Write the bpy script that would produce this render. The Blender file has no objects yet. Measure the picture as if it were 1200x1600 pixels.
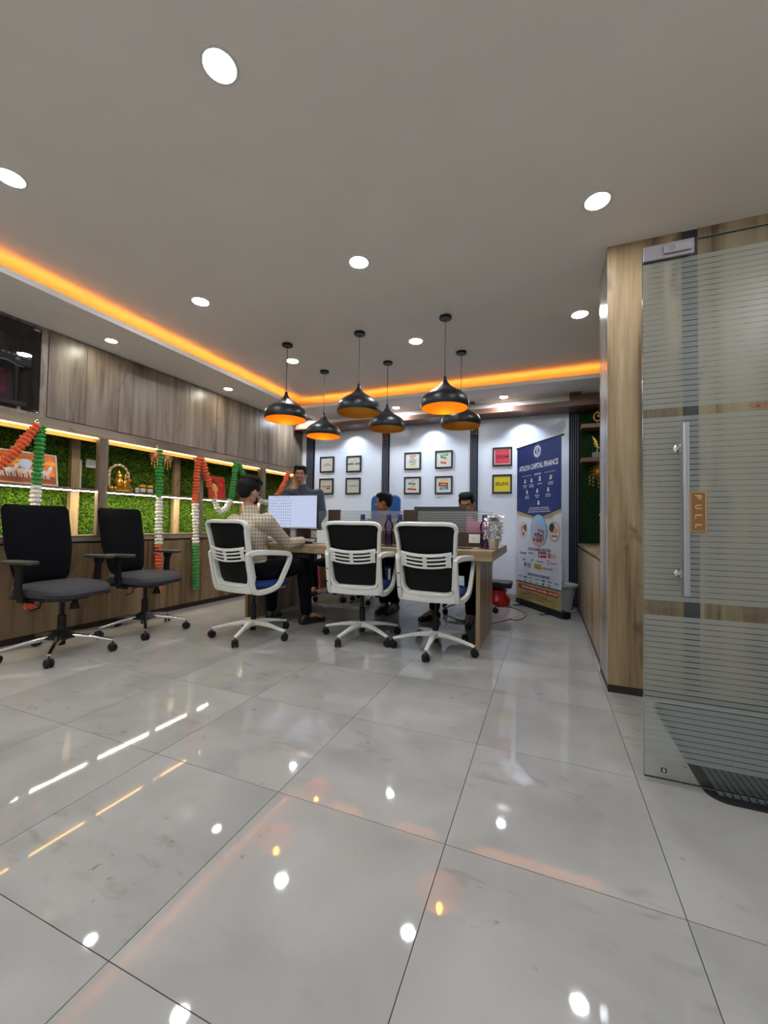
import bpy, bmesh, math, random
import numpy as np
from mathutils import Vector, Matrix, Euler
R_ = math.radians
S = bpy.context.scene
COL = S.collection
random.seed(7)

# ------------------------------------------------------------------ camera
cam_d = bpy.data.cameras.new('camera')
cam = bpy.data.objects.new('camera', cam_d)
COL.objects.link(cam)
X = Vector((0.928, -0.003, 0.372)); Y = Vector((0.372, -0.032, -0.928)); Z = Vector((0.015, 0.999, -0.029))
Rm = Matrix((X.normalized(), Y.normalized(), Z.normalized()))      # rows: world axes seen from the camera
cam.matrix_world = Matrix.Translation((0, 0, 0.9565)) @ Rm.to_4x4()
cam_d.sensor_fit = 'HORIZONTAL'; cam_d.sensor_width = 36
cam_d.lens = 36 * 631 / 1200
cam_d.clip_start = 0.02
S.camera = cam

# ------------------------------------------------------------------ world, exposure
w = bpy.data.worlds.new('world'); S.world = w; w.use_nodes = True
w.node_tree.nodes['Background'].inputs[0].default_value = (0.75, 0.85, 1, 1)
w.node_tree.nodes['Background'].inputs[1].default_value = 0.12
S.view_settings.view_transform = 'Standard'
S.view_settings.look = 'None'
S.view_settings.exposure = 0.16
S.view_settings.gamma = 1
S.view_settings.use_curve_mapping = False
DOWNLIGHT = 250.0      # radiance of the round ceiling panels
COVE = 60.0            # orange strip behind the ceiling lip
NICHE_TOP = 17.0
NICHE_MID = 85.0

H = 2.63               # ceiling height
BW = 5.37              # back wall
YAW = -math.atan(.05)
P0 = Vector((-3.715, 1.95, 0))

# ------------------------------------------------------------------ materials
MATS = {}
def nt(m): return m.node_tree.nodes, m.node_tree.links
def mat(name, col=(.8, .8, .8), rough=.5, metal=0., emit=None, es=0., trans=0., spec=.5, alpha=1., coat=0., sheen=0., noise=0., nscale=20., bump=0., bscale=60., ior=1.45):
    if name in MATS: return MATS[name]
    m = bpy.data.materials.new(name); m.use_nodes = True
    n, l = nt(m); b = n['Principled BSDF']
    b.inputs['Base Color'].default_value = (*col, 1)
    b.inputs['Roughness'].default_value = rough
    b.inputs['Metallic'].default_value = metal
    b.inputs['Specular IOR Level'].default_value = spec
    b.inputs['Transmission Weight'].default_value = trans
    b.inputs['IOR'].default_value = ior
    b.inputs['Alpha'].default_value = alpha
    b.inputs['Coat Weight'].default_value = coat
    b.inputs['Sheen Weight'].default_value = sheen
    if emit:
        b.inputs['Emission Color'].default_value = (*emit, 1); b.inputs['Emission Strength'].default_value = es
    tc = n.new('ShaderNodeTexCoord')
    if noise:
        t = n.new('ShaderNodeTexNoise'); t.inputs['Scale'].default_value = nscale; t.inputs['Detail'].default_value = 6
        l.new(tc.outputs['Object'], t.inputs['Vector'])
        r = n.new('ShaderNodeValToRGB')
        r.color_ramp.elements[0].position = .3; r.color_ramp.elements[1].position = .7
        r.color_ramp.elements[0].color = (*[c * (1 - noise) for c in col], 1)
        r.color_ramp.elements[1].color = (*[min(1, c * (1 + noise)) for c in col], 1)
        l.new(t.outputs['Fac'], r.inputs['Fac']); l.new(r.outputs['Color'], b.inputs['Base Color'])
    if bump:
        t = n.new('ShaderNodeTexNoise'); t.inputs['Scale'].default_value = bscale; t.inputs['Detail'].default_value = 3
        l.new(tc.outputs['Object'], t.inputs['Vector'])
        bp = n.new('ShaderNodeBump'); bp.inputs['Strength'].default_value = bump; bp.inputs['Distance'].default_value = .01
        l.new(t.outputs['Fac'], bp.inputs['Height']); l.new(bp.outputs['Normal'], b.inputs['Normal'])
    MATS[name] = m
    return m

def wood(name, dark, mid, light, rough=.35, axis='z'):
    """oak laminate: long grain bands, a few cathedral knots, fine pores"""
    m = bpy.data.materials.new(name); m.use_nodes = True
    n, l = nt(m); b = n['Principled BSDF']
    tc = n.new('ShaderNodeTexCoord'); oi = n.new('ShaderNodeObjectInfo')
    ml = n.new('ShaderNodeMath'); ml.operation = 'MULTIPLY'; ml.inputs[1].default_value = 37.
    l.new(oi.outputs['Random'], ml.inputs[0])
    ad = n.new('ShaderNodeVectorMath'); ad.operation = 'ADD'
    l.new(tc.outputs['Object'], ad.inputs[0]); l.new(ml.outputs[0], ad.inputs[1])
    def mapped(s):
        mp = n.new('ShaderNodeMapping')
        sc = {'z': (s[0], s[0], s[1]), 'x': (s[1], s[0], s[0]), 'y': (s[0], s[1], s[0])}[axis]
        mp.inputs['Scale'].default_value = sc
        l.new(ad.outputs[0], mp.inputs['Vector']); return mp
    a = n.new('ShaderNodeTexNoise'); a.inputs['Scale'].default_value = 1; a.inputs['Detail'].default_value = 5; a.inputs['Distortion'].default_value = .7
    l.new(mapped((7, .55)).outputs[0], a.inputs['Vector'])
    c = n.new('ShaderNodeTexNoise'); c.inputs['Scale'].default_value = 1; c.inputs['Detail'].default_value = 6; c.inputs['Roughness'].default_value = .7
    l.new(mapped((60, 2.2)).outputs[0], c.inputs['Vector'])
    k = n.new('ShaderNodeTexNoise'); k.inputs['Scale'].default_value = 1; k.inputs['Detail'].default_value = 4; k.inputs['Distortion'].default_value = 2.2
    l.new(mapped((4.5, 1.9)).outputs[0], k.inputs['Vector'])
    mx = n.new('ShaderNodeMix'); mx.data_type = 'FLOAT'; mx.inputs[0].default_value = .28
    l.new(a.outputs['Fac'], mx.inputs[2]); l.new(c.outputs['Fac'], mx.inputs[3])
    r = n.new('ShaderNodeValToRGB'); e = r.color_ramp.elements
    e[0].position = .37; e[0].color = (*dark, 1); e[1].position = .63; e[1].color = (*light, 1)
    q = e.new(.5); q.color = (*mid, 1)
    l.new(mx.outputs[0], r.inputs['Fac'])
    kr = n.new('ShaderNodeValToRGB'); kr.color_ramp.elements[0].position = .60; kr.color_ramp.elements[1].position = .72
    l.new(k.outputs['Fac'], kr.inputs['Fac'])
    km = n.new('ShaderNodeMix'); km.data_type = 'RGBA'
    sc = n.new('ShaderNodeMath'); sc.operation = 'MULTIPLY'; sc.inputs[1].default_value = .65
    l.new(kr.outputs['Color'], sc.inputs[0]); l.new(sc.outputs[0], km.inputs[0])
    l.new(r.outputs['Color'], km.inputs[6]); km.inputs[7].default_value = (*[v * .6 for v in dark], 1)
    l.new(km.outputs[2], b.inputs['Base Color'])
    b.inputs['Roughness'].default_value = rough
    bp = n.new('ShaderNodeBump'); bp.inputs['Strength'].default_value = .12; bp.inputs['Distance'].default_value = .002
    l.new(c.outputs['Fac'], bp.inputs['Height']); l.new(bp.outputs['Normal'], b.inputs['Normal'])
    return m

wood_cab = wood('oak_laminate_grey', (.075, .053, .038), (.175, .132, .098), (.27, .215, .165))
wood_warm = wood('oak_laminate_warm', (.11, .067, .034), (.28, .19, .102), (.41, .30, .18))
wood_warm_x = wood('oak_laminate_warm_length', (.15, .095, .05), (.31, .215, .12), (.44, .33, .2), axis='x')
wood_low = wood('oak_laminate_lower', (.08, .05, .026), (.19, .125, .068), (.27, .19, .11))
wood_rail = wood('oak_laminate_rail', (.075, .053, .038), (.165, .122, .088), (.25, .195, .145), axis='y')
wood_beam = wood('red_brown_beam', (.10, .045, .03), (.19, .09, .06), (.27, .14, .095), axis='x')
white_paint = mat('ceiling_paint', (.78, .74, .69), .7, noise=.02, nscale=3)
soffit_paint = mat('soffit_paint', (.80, .77, .72), .65)
wall_paint = mat('wall_paint', (.78, .78, .76), .7)
black_plastic = mat('black_plastic', (.007, .007, .008), .45, spec=.35)
black_matte = mat('black_matte', (.009, .010, .012), .36, spec=.4)
black_fabric = mat('black_fabric', (.0025, .0025, .004), .95, spec=.15, bump=.3, bscale=400)
grey_fabric = mat('grey_fabric', (.045, .043, .052), .85, spec=.3, bump=.3, bscale=400)
blue_fabric = mat('blue_fabric', (.005, .03, .16), .7, bump=.2, bscale=300)
white_plastic = mat('white_plastic', (.66, .66, .62), .35)
chrome = mat('chrome', (.7, .7, .72), .12, 1.)
steel = mat('brushed_steel', (.42, .42, .44), .32, 1.)
navy = mat('navy_panel', (.004, .006, .016), .5, spec=.3)
slat_grey = mat('slat_grey_blue', (.13, .14, .19), .45)
rubber = mat('black_rubber', (.008, .008, .009), .6, spec=.3)
dark_wood = mat('dark_walnut_laminate', (.045, .026, .022), .4, noise=.15, nscale=40)
plinth_m = mat('dark_plinth', (.028, .016, .012), .5)
orange_m = mat('orange_flower_fabric', (.62, .075, .004), .85, sheen=.4)
green_m = mat('green_flower_fabric', (.008, .22, .02), .85, sheen=.4)
whitef_m = mat('white_flower_fabric', (.60, .57, .52), .85, sheen=.4)
gold = mat('gold_metal', (.75, .46, .10), .28, 1.)
skin = mat('skin', (.34, .165, .10), .5, noise=.08, nscale=25)
hair_m = mat('black_hair', (.004, .0035, .0035), .6, spec=.25, bump=.9, bscale=130)
print_white = mat('print_white', (.62, .64, .66), .5)
ink_black = mat('ink_black', (.01, .01, .012), .5)

def emission(name, col, s):
    m = bpy.data.materials.new(name); m.use_nodes = True
    n, l = nt(m); n.clear()
    e = n.new('ShaderNodeEmission'); o = n.new('ShaderNodeOutputMaterial')
    e.inputs[0].default_value = (*col, 1); e.inputs[1].default_value = s
    l.new(e.outputs[0], o.inputs[0]); return m
em_down = emission('downlight_glow', (.92, .96, 1.0), DOWNLIGHT)
em_down_dim = emission('soffit_light_glow', (1.0, .95, .78), DOWNLIGHT * .6)
em_down_back = emission('back_soffit_light_glow', (.86, .94, 1), DOWNLIGHT * 1.6)
em_cove = emission('orange_led', (1, .30, .028), COVE)
em_top = emission('warm_led', (1, .60, .15), NICHE_TOP)
em_mid = emission('shelf_led', (1, .90, .62), NICHE_MID)
em_bulb = emission('filament_glow', (1, .47, .04), 36)
em_spot = emission('spot_glow', (.9, .96, 1), 60)
em_screen = emission('screen_glow', (.66, .74, 1), .72)
em_screen_ink = emission('screen_dark_glow', (.12, .13, .2), .5)

def floor_material():
    """polished porcelain: cloudy beige grey with dragged scuffs and small dark specks, different on every tile"""
    m = bpy.data.materials.new('polished_porcelain'); m.use_nodes = True
    n, l = nt(m); b = n['Principled BSDF']
    tc = n.new('ShaderNodeTexCoord'); oi = n.new('ShaderNodeObjectInfo')
    ml = n.new('ShaderNodeMath'); ml.operation = 'MULTIPLY'; ml.inputs[1].default_value = 53.; l.new(oi.outputs['Random'], ml.inputs[0])
    ad = n.new('ShaderNodeVectorMath'); ad.operation = 'ADD'; l.new(tc.outputs['Object'], ad.inputs[0]); l.new(ml.outputs[0], ad.inputs[1])
    def noise(scale, det, dist=0, st=(1, 1, 1)):
        mp = n.new('ShaderNodeMapping'); mp.inputs['Scale'].default_value = st; l.new(ad.outputs[0], mp.inputs['Vector'])
        t = n.new('ShaderNodeTexNoise'); t.inputs['Scale'].default_value = scale; t.inputs['Detail'].default_value = det
        t.inputs['Distortion'].default_value = dist; l.new(mp.outputs[0], t.inputs['Vector']); return t
    def ramp(src, a, b_):
        r = n.new('ShaderNodeValToRGB'); r.color_ramp.elements[0].position = a; r.color_ramp.elements[1].position = b_
        l.new(src, r.inputs['Fac']); return r.outputs['Color']
    def mul(a, b_):
        k = n.new('ShaderNodeMath'); k.operation = 'MULTIPLY'; l.new(a, k.inputs[0])
        if isinstance(b_, float): k.inputs[1].default_value = b_
        else: l.new(b_, k.inputs[1])
        return k.outputs[0]
    def mix(fac, a, col):
        x = n.new('ShaderNodeMix'); x.data_type = 'RGBA'; l.new(fac, x.inputs[0]); l.new(a, x.inputs[6]); x.inputs[7].default_value = (*col, 1); return x.outputs[2]
    a = noise(2.6, 8, .6)
    r = n.new('ShaderNodeValToRGB'); e = r.color_ramp.elements
    e[0].position = .3; e[0].color = (.262, .253, .245, 1); e[1].position = .7; e[1].color = (.345, .334, .323, 1)
    l.new(a.outputs['Fac'], r.inputs['Fac'])
    zone = ramp(noise(1.6, 2).outputs['Fac'], .50, .62)
    scuff = mul(mul(ramp(noise(9, 12, .5, (1, 2.6, 1)).outputs['Fac'], .56, .74), zone), .42)
    c = mix(scuff, r.outputs['Color'], (.15, .13, .105))
    speck = mul(mul(ramp(noise(26, 4, .2).outputs['Fac'], .68, .74), ramp(noise(3.1, 2).outputs['Fac'], .52, .6)), .5)
    c = mix(speck, c, (.07, .06, .05))
    l.new(c, b.inputs['Base Color'])
    rr = n.new('ShaderNodeMapRange'); rr.inputs['To Min'].default_value = .015; rr.inputs['To Max'].default_value = .05
    l.new(a.outputs['Fac'], rr.inputs['Value']); l.new(rr.outputs[0], b.inputs['Roughness'])
    b.inputs['Specular IOR Level'].default_value = .45
    return m
floor_m = floor_material()
grout = mat('grout', (.10, .095, .085), .9)

def wallpanel_material():
    """gloss laminate with a faint embossed flower pattern that glints near the lamps"""
    m = bpy.data.materials.new('embossed_gloss_panel'); m.use_nodes = True
    n, l = nt(m); b = n['Principled BSDF']
    b.inputs['Base Color'].default_value = (.70, .76, .88, 1); b.inputs['Roughness'].default_value = .25
    tc = n.new('ShaderNodeTexCoord')
    v = n.new('ShaderNodeTexVoronoi'); v.inputs['Scale'].default_value = 26; v.feature = 'DISTANCE_TO_EDGE'
    l.new(tc.outputs['Object'], v.inputs['Vector'])
    no = n.new('ShaderNodeTexNoise'); no.inputs['Scale'].default_value = 3.2
    l.new(tc.outputs['Object'], no.inputs['Vector'])
    r = n.new('ShaderNodeValToRGB'); r.color_ramp.elements[0].position = .56; r.color_ramp.elements[1].position = .62
    l.new(no.outputs['Fac'], r.inputs['Fac'])
    mu = n.new('ShaderNodeMath'); mu.operation = 'MULTIPLY'; l.new(v.outputs['Distance'], mu.inputs[0]); l.new(r.outputs['Color'], mu.inputs[1])
    bp = n.new('ShaderNodeBump'); bp.inputs['Strength'].default_value = .6; bp.inputs['Distance'].default_value = .012
    l.new(mu.outputs[0], bp.inputs['Height']); l.new(bp.outputs['Normal'], b.inputs['Normal'])
    return m
panel_m = wallpanel_material()

def grass_material():
    m = bpy.data.materials.new('artificial_grass'); m.use_nodes = True
    n, l = nt(m); b = n['Principled BSDF']
    tc = n.new('ShaderNodeTexCoord')
    t = n.new('ShaderNodeTexNoise'); t.inputs['Scale'].default_value = 55; t.inputs['Detail'].default_value = 2
    l.new(tc.outputs['Object'], t.inputs['Vector'])
    r = n.new('ShaderNodeValToRGB'); e = r.color_ramp.elements
    e[0].position = .35; e[0].color = (.02, .085, .004, 1); e[1].position = .68; e[1].color = (.27, .48, .015, 1)
    l.new(t.outputs['Fac'], r.inputs['Fac']); l.new(r.outputs['Color'], b.inputs['Base Color'])
    b.inputs['Roughness'].default_value = .55
    return m
grass_m = grass_material()
grass_dark = mat('grass_backing', (.008, .035, .004), .9)
grass_alc = mat('dark_artificial_grass', (.006, .05, .008), .7, noise=.5, nscale=60)

def glass_material(name, tint, rough=0.):
    """thin pane: mostly see-through, mirror-like at grazing angles"""
    m = bpy.data.materials.new(name); m.use_nodes = True
    n, l = nt(m); n.clear()
    o = n.new('ShaderNodeOutputMaterial'); t = n.new('ShaderNodeBsdfTransparent'); g = n.new('ShaderNodeBsdfGlossy')
    t.inputs[0].default_value = (*tint, 1); g.inputs['Roughness'].default_value = rough
    f = n.new('ShaderNodeFresnel'); f.inputs[0].default_value = 1.5
    mx = n.new('ShaderNodeMixShader'); l.new(f.outputs[0], mx.inputs[0]); l.new(t.outputs[0], mx.inputs[1]); l.new(g.outputs[0], mx.inputs[2])
    l.new(mx.outputs[0], o.inputs[0]); return m
glass_clear = glass_material('clear_glass', (.94, .97, .955))
glass_smoke = glass_material('smoked_cabinet_glass', (.80, .81, .83), .02)
purple_plastic = glass_material('purple_bottle_plastic', (.74, .64, .93), .08)
purple_cap = mat('purple_cap', (.035, .012, .14), .4)

def frost_material(name, cover, col, rough=.4):
    m = bpy.data.materials.new(name); m.use_nodes = True
    n, l = nt(m); n.clear()
    o = n.new('ShaderNodeOutputMaterial'); t = n.new('ShaderNodeBsdfTransparent'); d = n.new('ShaderNodeBsdfDiffuse')
    tl = n.new('ShaderNodeBsdfTranslucent'); g = n.new('ShaderNodeBsdfGlossy'); g.inputs['Roughness'].default_value = .28
    d.inputs[0].default_value = (*col, 1); tl.inputs[0].default_value = (*col, 1); t.inputs[0].default_value = (.9, .94, .92, 1)
    m1 = n.new('ShaderNodeMixShader'); m1.inputs[0].default_value = .5; l.new(d.outputs[0], m1.inputs[1]); l.new(tl.outputs[0], m1.inputs[2])
    m2 = n.new('ShaderNodeMixShader'); m2.inputs[0].default_value = cover; l.new(t.outputs[0], m2.inputs[1]); l.new(m1.outputs[0], m2.inputs[2])
    m3 = n.new('ShaderNodeMixShader'); m3.inputs[0].default_value = .07; l.new(m2.outputs[0], m3.inputs[1]); l.new(g.outputs[0], m3.inputs[2])
    l.new(m3.outputs[0], o.inputs[0]); return m
frost = frost_material('frosted_film', .55, (.50, .53, .51))
frost_desk = frost_material('frosted_desk_film', .38, (.50, .54, .56))

def plaid_material():
    m = bpy.data.materials.new('checked_cotton'); m.use_nodes = True
    n, l = nt(m); b = n['Principled BSDF']; b.inputs['Roughness'].default_value = .85
    tc = n.new('ShaderNodeTexCoord'); sp = n.new('ShaderNodeSeparateXYZ'); l.new(tc.outputs['Object'], sp.inputs[0])
    def lines(sock, k, w):
        a = n.new('ShaderNodeMath'); a.operation = 'MULTIPLY'; a.inputs[1].default_value = k; l.new(sock, a.inputs[0])
        f = n.new('ShaderNodeMath'); f.operation = 'FRACT'; l.new(a.outputs[0], f.inputs[0])
        c = n.new('ShaderNodeMath'); c.operation = 'LESS_THAN'; c.inputs[1].default_value = w; l.new(f.outputs[0], c.inputs[0]); return c
    sm = n.new('ShaderNodeMath'); sm.operation = 'ADD'; l.new(sp.outputs['X'], sm.inputs[0]); l.new(sp.outputs['Y'], sm.inputs[1])
    a = lines(sm.outputs[0], 31, .34); c = lines(sp.outputs['Z'], 34, .34)
    s = n.new('ShaderNodeMath'); s.operation = 'ADD'; l.new(a.outputs[0], s.inputs[0]); l.new(c.outputs[0], s.inputs[1])
    h = n.new('ShaderNodeMath'); h.operation = 'MULTIPLY'; h.inputs[1].default_value = .5; l.new(s.outputs[0], h.inputs[0])
    r = n.new('ShaderNodeValToRGB'); r.color_ramp.elements[0].color = (.52, .46, .36, 1); r.color_ramp.elements[1].color = (.23, .18, .12, 1)
    l.new(h.outputs[0], r.inputs['Fac']); l.new(r.outputs['Color'], b.inputs['Base Color'])
    return m
plaid = plaid_material()

# ------------------------------------------------------------------ mesh helpers
class MB:
    def __init__(s): s.bm = bmesh.new()
    def box(s, lo, hi, M=None):
        vs = [s.bm.verts.new(v) for v in [(lo[0], lo[1], lo[2]), (hi[0], lo[1], lo[2]), (hi[0], hi[1], lo[2]), (lo[0], hi[1], lo[2]),
                                          (lo[0], lo[1], hi[2]), (hi[0], lo[1], hi[2]), (hi[0], hi[1], hi[2]), (lo[0], hi[1], hi[2])]]
        for f in ((0, 3, 2, 1), (4, 5, 6, 7), (0, 1, 5, 4), (1, 2, 6, 5), (2, 3, 7, 6), (3, 0, 4, 7)): s.bm.faces.new([vs[i] for i in f])
        if M is not None:
            for v in vs: v.co = M @ v.co
        return s
    def lathe(s, prof, c=(0, 0, 0), n=24, M=None, cap=True, wob=None):
        rings = []
        allv = []
        for r, z in prof:
            ring = []
            for i in range(n):
                a = 2 * math.pi * i / n; k = 1 if wob is None else wob(a, z)
                ring.append(s.bm.verts.new((c[0] + r * k * math.cos(a), c[1] + r * k * math.sin(a), c[2] + z)))
            rings.append(ring); allv += ring
        for a, b in zip(rings, rings[1:]):
            for i in range(n): s.bm.faces.new((a[i], a[(i + 1) % n], b[(i + 1) % n], b[i]))
        if cap:
            s.bm.faces.new(list(reversed(rings[0]))); s.bm.faces.new(rings[-1])
        if M is not None:
            for v in allv: v.co = M @ v.co
        return s
    def tube(s, pts, r, n=8, cap=True, prof=None, up=(0, 0, 1), closed=False):
        """sweep a circle (or (w,h) rounded bar when prof is given) along pts"""
        pts = [Vector(p) for p in pts]; N = len(pts); rings = []
        rs = r if isinstance(r, (list, tuple)) else [r] * N
        for i, p in enumerate(pts):
            if closed: t = (pts[(i + 1) % N] - pts[i - 1])
            else: t = pts[min(i + 1, N - 1)] - pts[max(i - 1, 0)]
            t.normalize(); u = Vector(up)
            if abs(t.dot(u)) > .95: u = Vector((1, 0, 0)) if abs(t.x) < .9 else Vector((0, 1, 0))
            sd = t.cross(u).normalized(); uu = sd.cross(t).normalized()
            ring = []
            for k in range(n):
                a = 2 * math.pi * (k + .5) / n
                ca, sa = math.cos(a), math.sin(a)
                if prof:
                    pw = prof[i] if isinstance(prof, list) else prof
                    e = .45
                    x = pw[0] / 2 * math.copysign(abs(ca) ** e, ca); y = pw[1] / 2 * math.copysign(abs(sa) ** e, sa)
                else: x, y = rs[i] * ca, rs[i] * sa
                ring.append(s.bm.verts.new(p + sd * x + uu * y))
            rings.append(ring)
        M = N if closed else N - 1
        for i in range(M):
            a, b = rings[i], rings[(i + 1) % N]
            for k in range(n): s.bm.faces.new((a[k], a[(k + 1) % n], b[(k + 1) % n], b[k]))
        if cap and not closed:
            s.bm.faces.new(list(reversed(rings[0]))); s.bm.faces.new(rings[-1])
        return s
    def sph(s, c, r, seg=12, M=None):
        rr = r if isinstance(r, (tuple, list)) else (r, r, r)
        T = Matrix.Translation(c) @ (M.to_4x4() if M else Matrix.Identity(4)) @ Matrix.Diagonal((*rr, 1))
        bmesh.ops.create_uvsphere(s.bm, u_segments=seg, v_segments=max(6, seg * 2 // 3), radius=1, matrix=T); return s
    def prism(s, poly, z0, z1, M=None):
        """extrude a polygon in XY from z0 to z1"""
        a = [s.bm.verts.new((x, y, z0)) for x, y in poly]; b = [s.bm.verts.new((x, y, z1)) for x, y in poly]
        s.bm.faces.new(list(reversed(a))); s.bm.faces.new(b); n = len(poly)
        for i in range(n): s.bm.faces.new((a[i], a[(i + 1) % n], b[(i + 1) % n], b[i]))
        if M is not None:
            for v in a + b: v.co = M @ v.co
        return s
    def obj(s, name, m, parent=None, smooth=False, bevel=0, seg=2, label=None, loc=None):
        bmesh.ops.recalc_face_normals(s.bm, faces=s.bm.faces)
        me = bpy.data.meshes.new(name); s.bm.to_mesh(me); s.bm.free()
        if smooth:
            me.polygons.foreach_set('use_smooth', [True] * len(me.polygons))
            me.update()
            try: me.set_sharp_from_angle(angle=R_(38))
            except Exception: pass
        me.materials.append(m)
        o = bpy.data.objects.new(name, me); COL.objects.link(o)
        if parent: o.parent = parent
        if loc: o.location = loc
        if bevel:
            b = o.modifiers.new('bevel', 'BEVEL'); b.width = bevel; b.segments = seg; b.limit_method = 'ANGLE'; b.angle_limit = R_(40)
            if not smooth:
                me.polygons.foreach_set('use_smooth', [True] * len(me.polygons))
                try: me.set_sharp_from_angle(angle=R_(38))
                except Exception: pass
        if label: o['label'] = label
        return o

def obox(name, lo, hi, m, parent=None, bevel=0, label=None):
    return MB().box(lo, hi).obj(name, m, parent, bevel=bevel, label=label)
def thing(name, label, cat, loc=(0, 0, 0), rz=0, group=None):
    o = bpy.data.objects.new(name, None); COL.objects.link(o); o.empty_display_size = .1
    o.location = loc; o.rotation_euler = (0, 0, rz); o['label'] = label; o['category'] = cat
    if group: o['group'] = group
    return o
def tag(o, label, cat, group=None):
    o['label'] = label; o['category'] = cat
    if group: o['group'] = group
    return o
def struct(o): o['kind'] = 'structure'; return o
KIDS = {}
def dup(root, loc, rz, label):
    r = root.copy(); COL.objects.link(r); r.location = loc; r.rotation_euler = (0, 0, rz); r['label'] = label
    def rec(src, dst):
        for ch in list(src.children):
            c = ch.copy(); COL.objects.link(c); c.parent = dst; rec(ch, c)
    rec(root, r); return r
def share(name, o, parent=None, M=None, m=None):
    c = bpy.data.objects.new(name, o.data); COL.objects.link(c)
    if parent: c.parent = parent
    if M is not None: c.matrix_local = M
    if m: c.material_slots[0].link = 'OBJECT'; c.material_slots[0].material = m
    return c
def L2W(s_, d, z):
    """left wall frame: s along the wall, d out into the room, z up"""
    th = math.atan(.05); return P0 + Vector((math.sin(th), math.cos(th), 0)) * s_ + Vector((math.cos(th), -math.sin(th), 0)) * d + Vector((0, 0, z))
def Lthing(name, label, cat, s=0, d=0, z=0, group=None): return thing(name, label, cat, L2W(s, d, z), YAW, group)

_tcache = {}
def text_mesh(txt):
    if txt in _tcache: return _tcache[txt]
    cu = bpy.data.curves.new('t', 'FONT'); cu.body = txt; cu.size = 1; cu.align_x = 'CENTER'; cu.resolution_u = 3; cu.offset = .022
    o = bpy.data.objects.new('t', cu); COL.objects.link(o)
    dg = bpy.context.evaluated_depsgraph_get(); dg.update()
    me = bpy.data.meshes.new_from_object(o.evaluated_get(dg))
    vs = np.array([v.co[:2] for v in me.vertices]); fs = [tuple(p.vertices) for p in me.polygons]
    bpy.data.objects.remove(o); bpy.data.curves.remove(cu); bpy.data.meshes.remove(me)
    vs = (vs - (vs.min(0) + vs.max(0)) / 2) / (vs.max(0) - vs.min(0))
    _tcache[txt] = (vs, fs); return vs, fs
class Print:
    """flat prints on a plane: local x right, y up; collects shapes of one ink"""
    def __init__(s, M): s.M = M; s.v = []; s.f = []
    def poly(s, pts, dz=0):
        b = len(s.v); s.v += [s.M @ Vector((x, y, dz)) for x, y in pts]; s.f.append(tuple(range(b, b + len(pts)))); return s
    def rect(s, x, y, w_, h, dz=0, rot=0):
        c, n = math.cos(rot), math.sin(rot)
        return s.poly([(x + a * c - b * n, y + a * n + b * c) for a, b in ((-w_ / 2, -h / 2), (w_ / 2, -h / 2), (w_ / 2, h / 2), (-w_ / 2, h / 2))], dz)
    def oval(s, x, y, rx, ry, dz=0, n=28): return s.poly([(x + rx * math.cos(2 * math.pi * i / n), y + ry * math.sin(2 * math.pi * i / n)) for i in range(n)], dz)
    def ring(s, x, y, rx, ry, t, dz=0, n=28):
        for i in range(n):
            a, b = 2 * math.pi * i / n, 2 * math.pi * (i + 1) / n
            s.poly([(x + rx * math.cos(a), y + ry * math.sin(a)), (x + rx * math.cos(b), y + ry * math.sin(b)), (x + (rx - t) * math.cos(b), y + (ry - t) * math.sin(b)), (x + (rx - t) * math.cos(a), y + (ry - t) * math.sin(a))], dz)
        return s
    def text(s, txt, x, y, w_, h, dz=0, rot=0):
        vs, fs = text_mesh(txt); b = len(s.v); c, n = math.cos(rot), math.sin(rot)
        for a, e in vs:
            a, e = a * w_, e * h
            s.v.append(s.M @ Vector((x + a * c - e * n, y + a * n + e * c, dz)))
        s.f += [tuple(b + i for i in f) for f in fs]; return s
    def obj(s, name, m, parent, label=None):
        me = bpy.data.meshes.new(name); me.from_pydata([tuple(v) for v in s.v], [], s.f); me.materials.append(m)
        o = bpy.data.objects.new(name, me); COL.objects.link(o); o.parent = parent
        if label: o['label'] = label
        return o
def FACE_NEG_Y(d=0): return Matrix(((1, 0, 0, 0), (0, 0, -1, -d), (0, 1, 0, 0), (0, 0, 0, 1)))   # x right, y->z, faces -Y
def FACE_POS_X(d=0): return Matrix(((0, 0, 1, d), (1, 0, 0, 0), (0, 1, 0, 0), (0, 0, 0, 1)))    # x->Y, y->Z, faces +X

def catm(pts, n=6):
    out = []
    for i in range(len(pts) - 1):
        p = [Vector(pts[max(0, min(len(pts) - 1, i + k))]) for k in (-1, 0, 1, 2)]
        for j in range(n):
            u = j / n; out.append(.5 * ((2 * p[1]) + (p[2] - p[0]) * u + (2 * p[0] - 5 * p[1] + 4 * p[2] - p[3]) * u * u + (3 * p[1] - p[0] - 3 * p[2] + p[3]) * u ** 3))
    out.append(Vector(pts[-1])); return out

# ================================================================== SETTING
# floor: 0.6 m tiles with recessed joints
struct(obox('floor', (-4.3, -2.2, -.06), (2.6, 5.5, -.006), grout))
fl = bpy.data.objects['floor']
tile_proto = None
xs = [-.277 + .6 * k for k in range(-7, 5)]; ys = [1.2215 + .6 * k for k in range(-6, 8)]
for i, x in enumerate(xs):
    for j, y in enumerate(ys):
        y1 = min(y + .6, 5.46)
        if tile_proto is None:
            tile_proto = MB().box((.0012, .0012, -.006), (.5988, .5988, 0)).obj('floor_tile', floor_m, fl)
            tile_proto.location = (x, y, 0)
        else:
            c = tile_proto.copy(); COL.objects.link(c); c.location = (x, y, 0)

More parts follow.
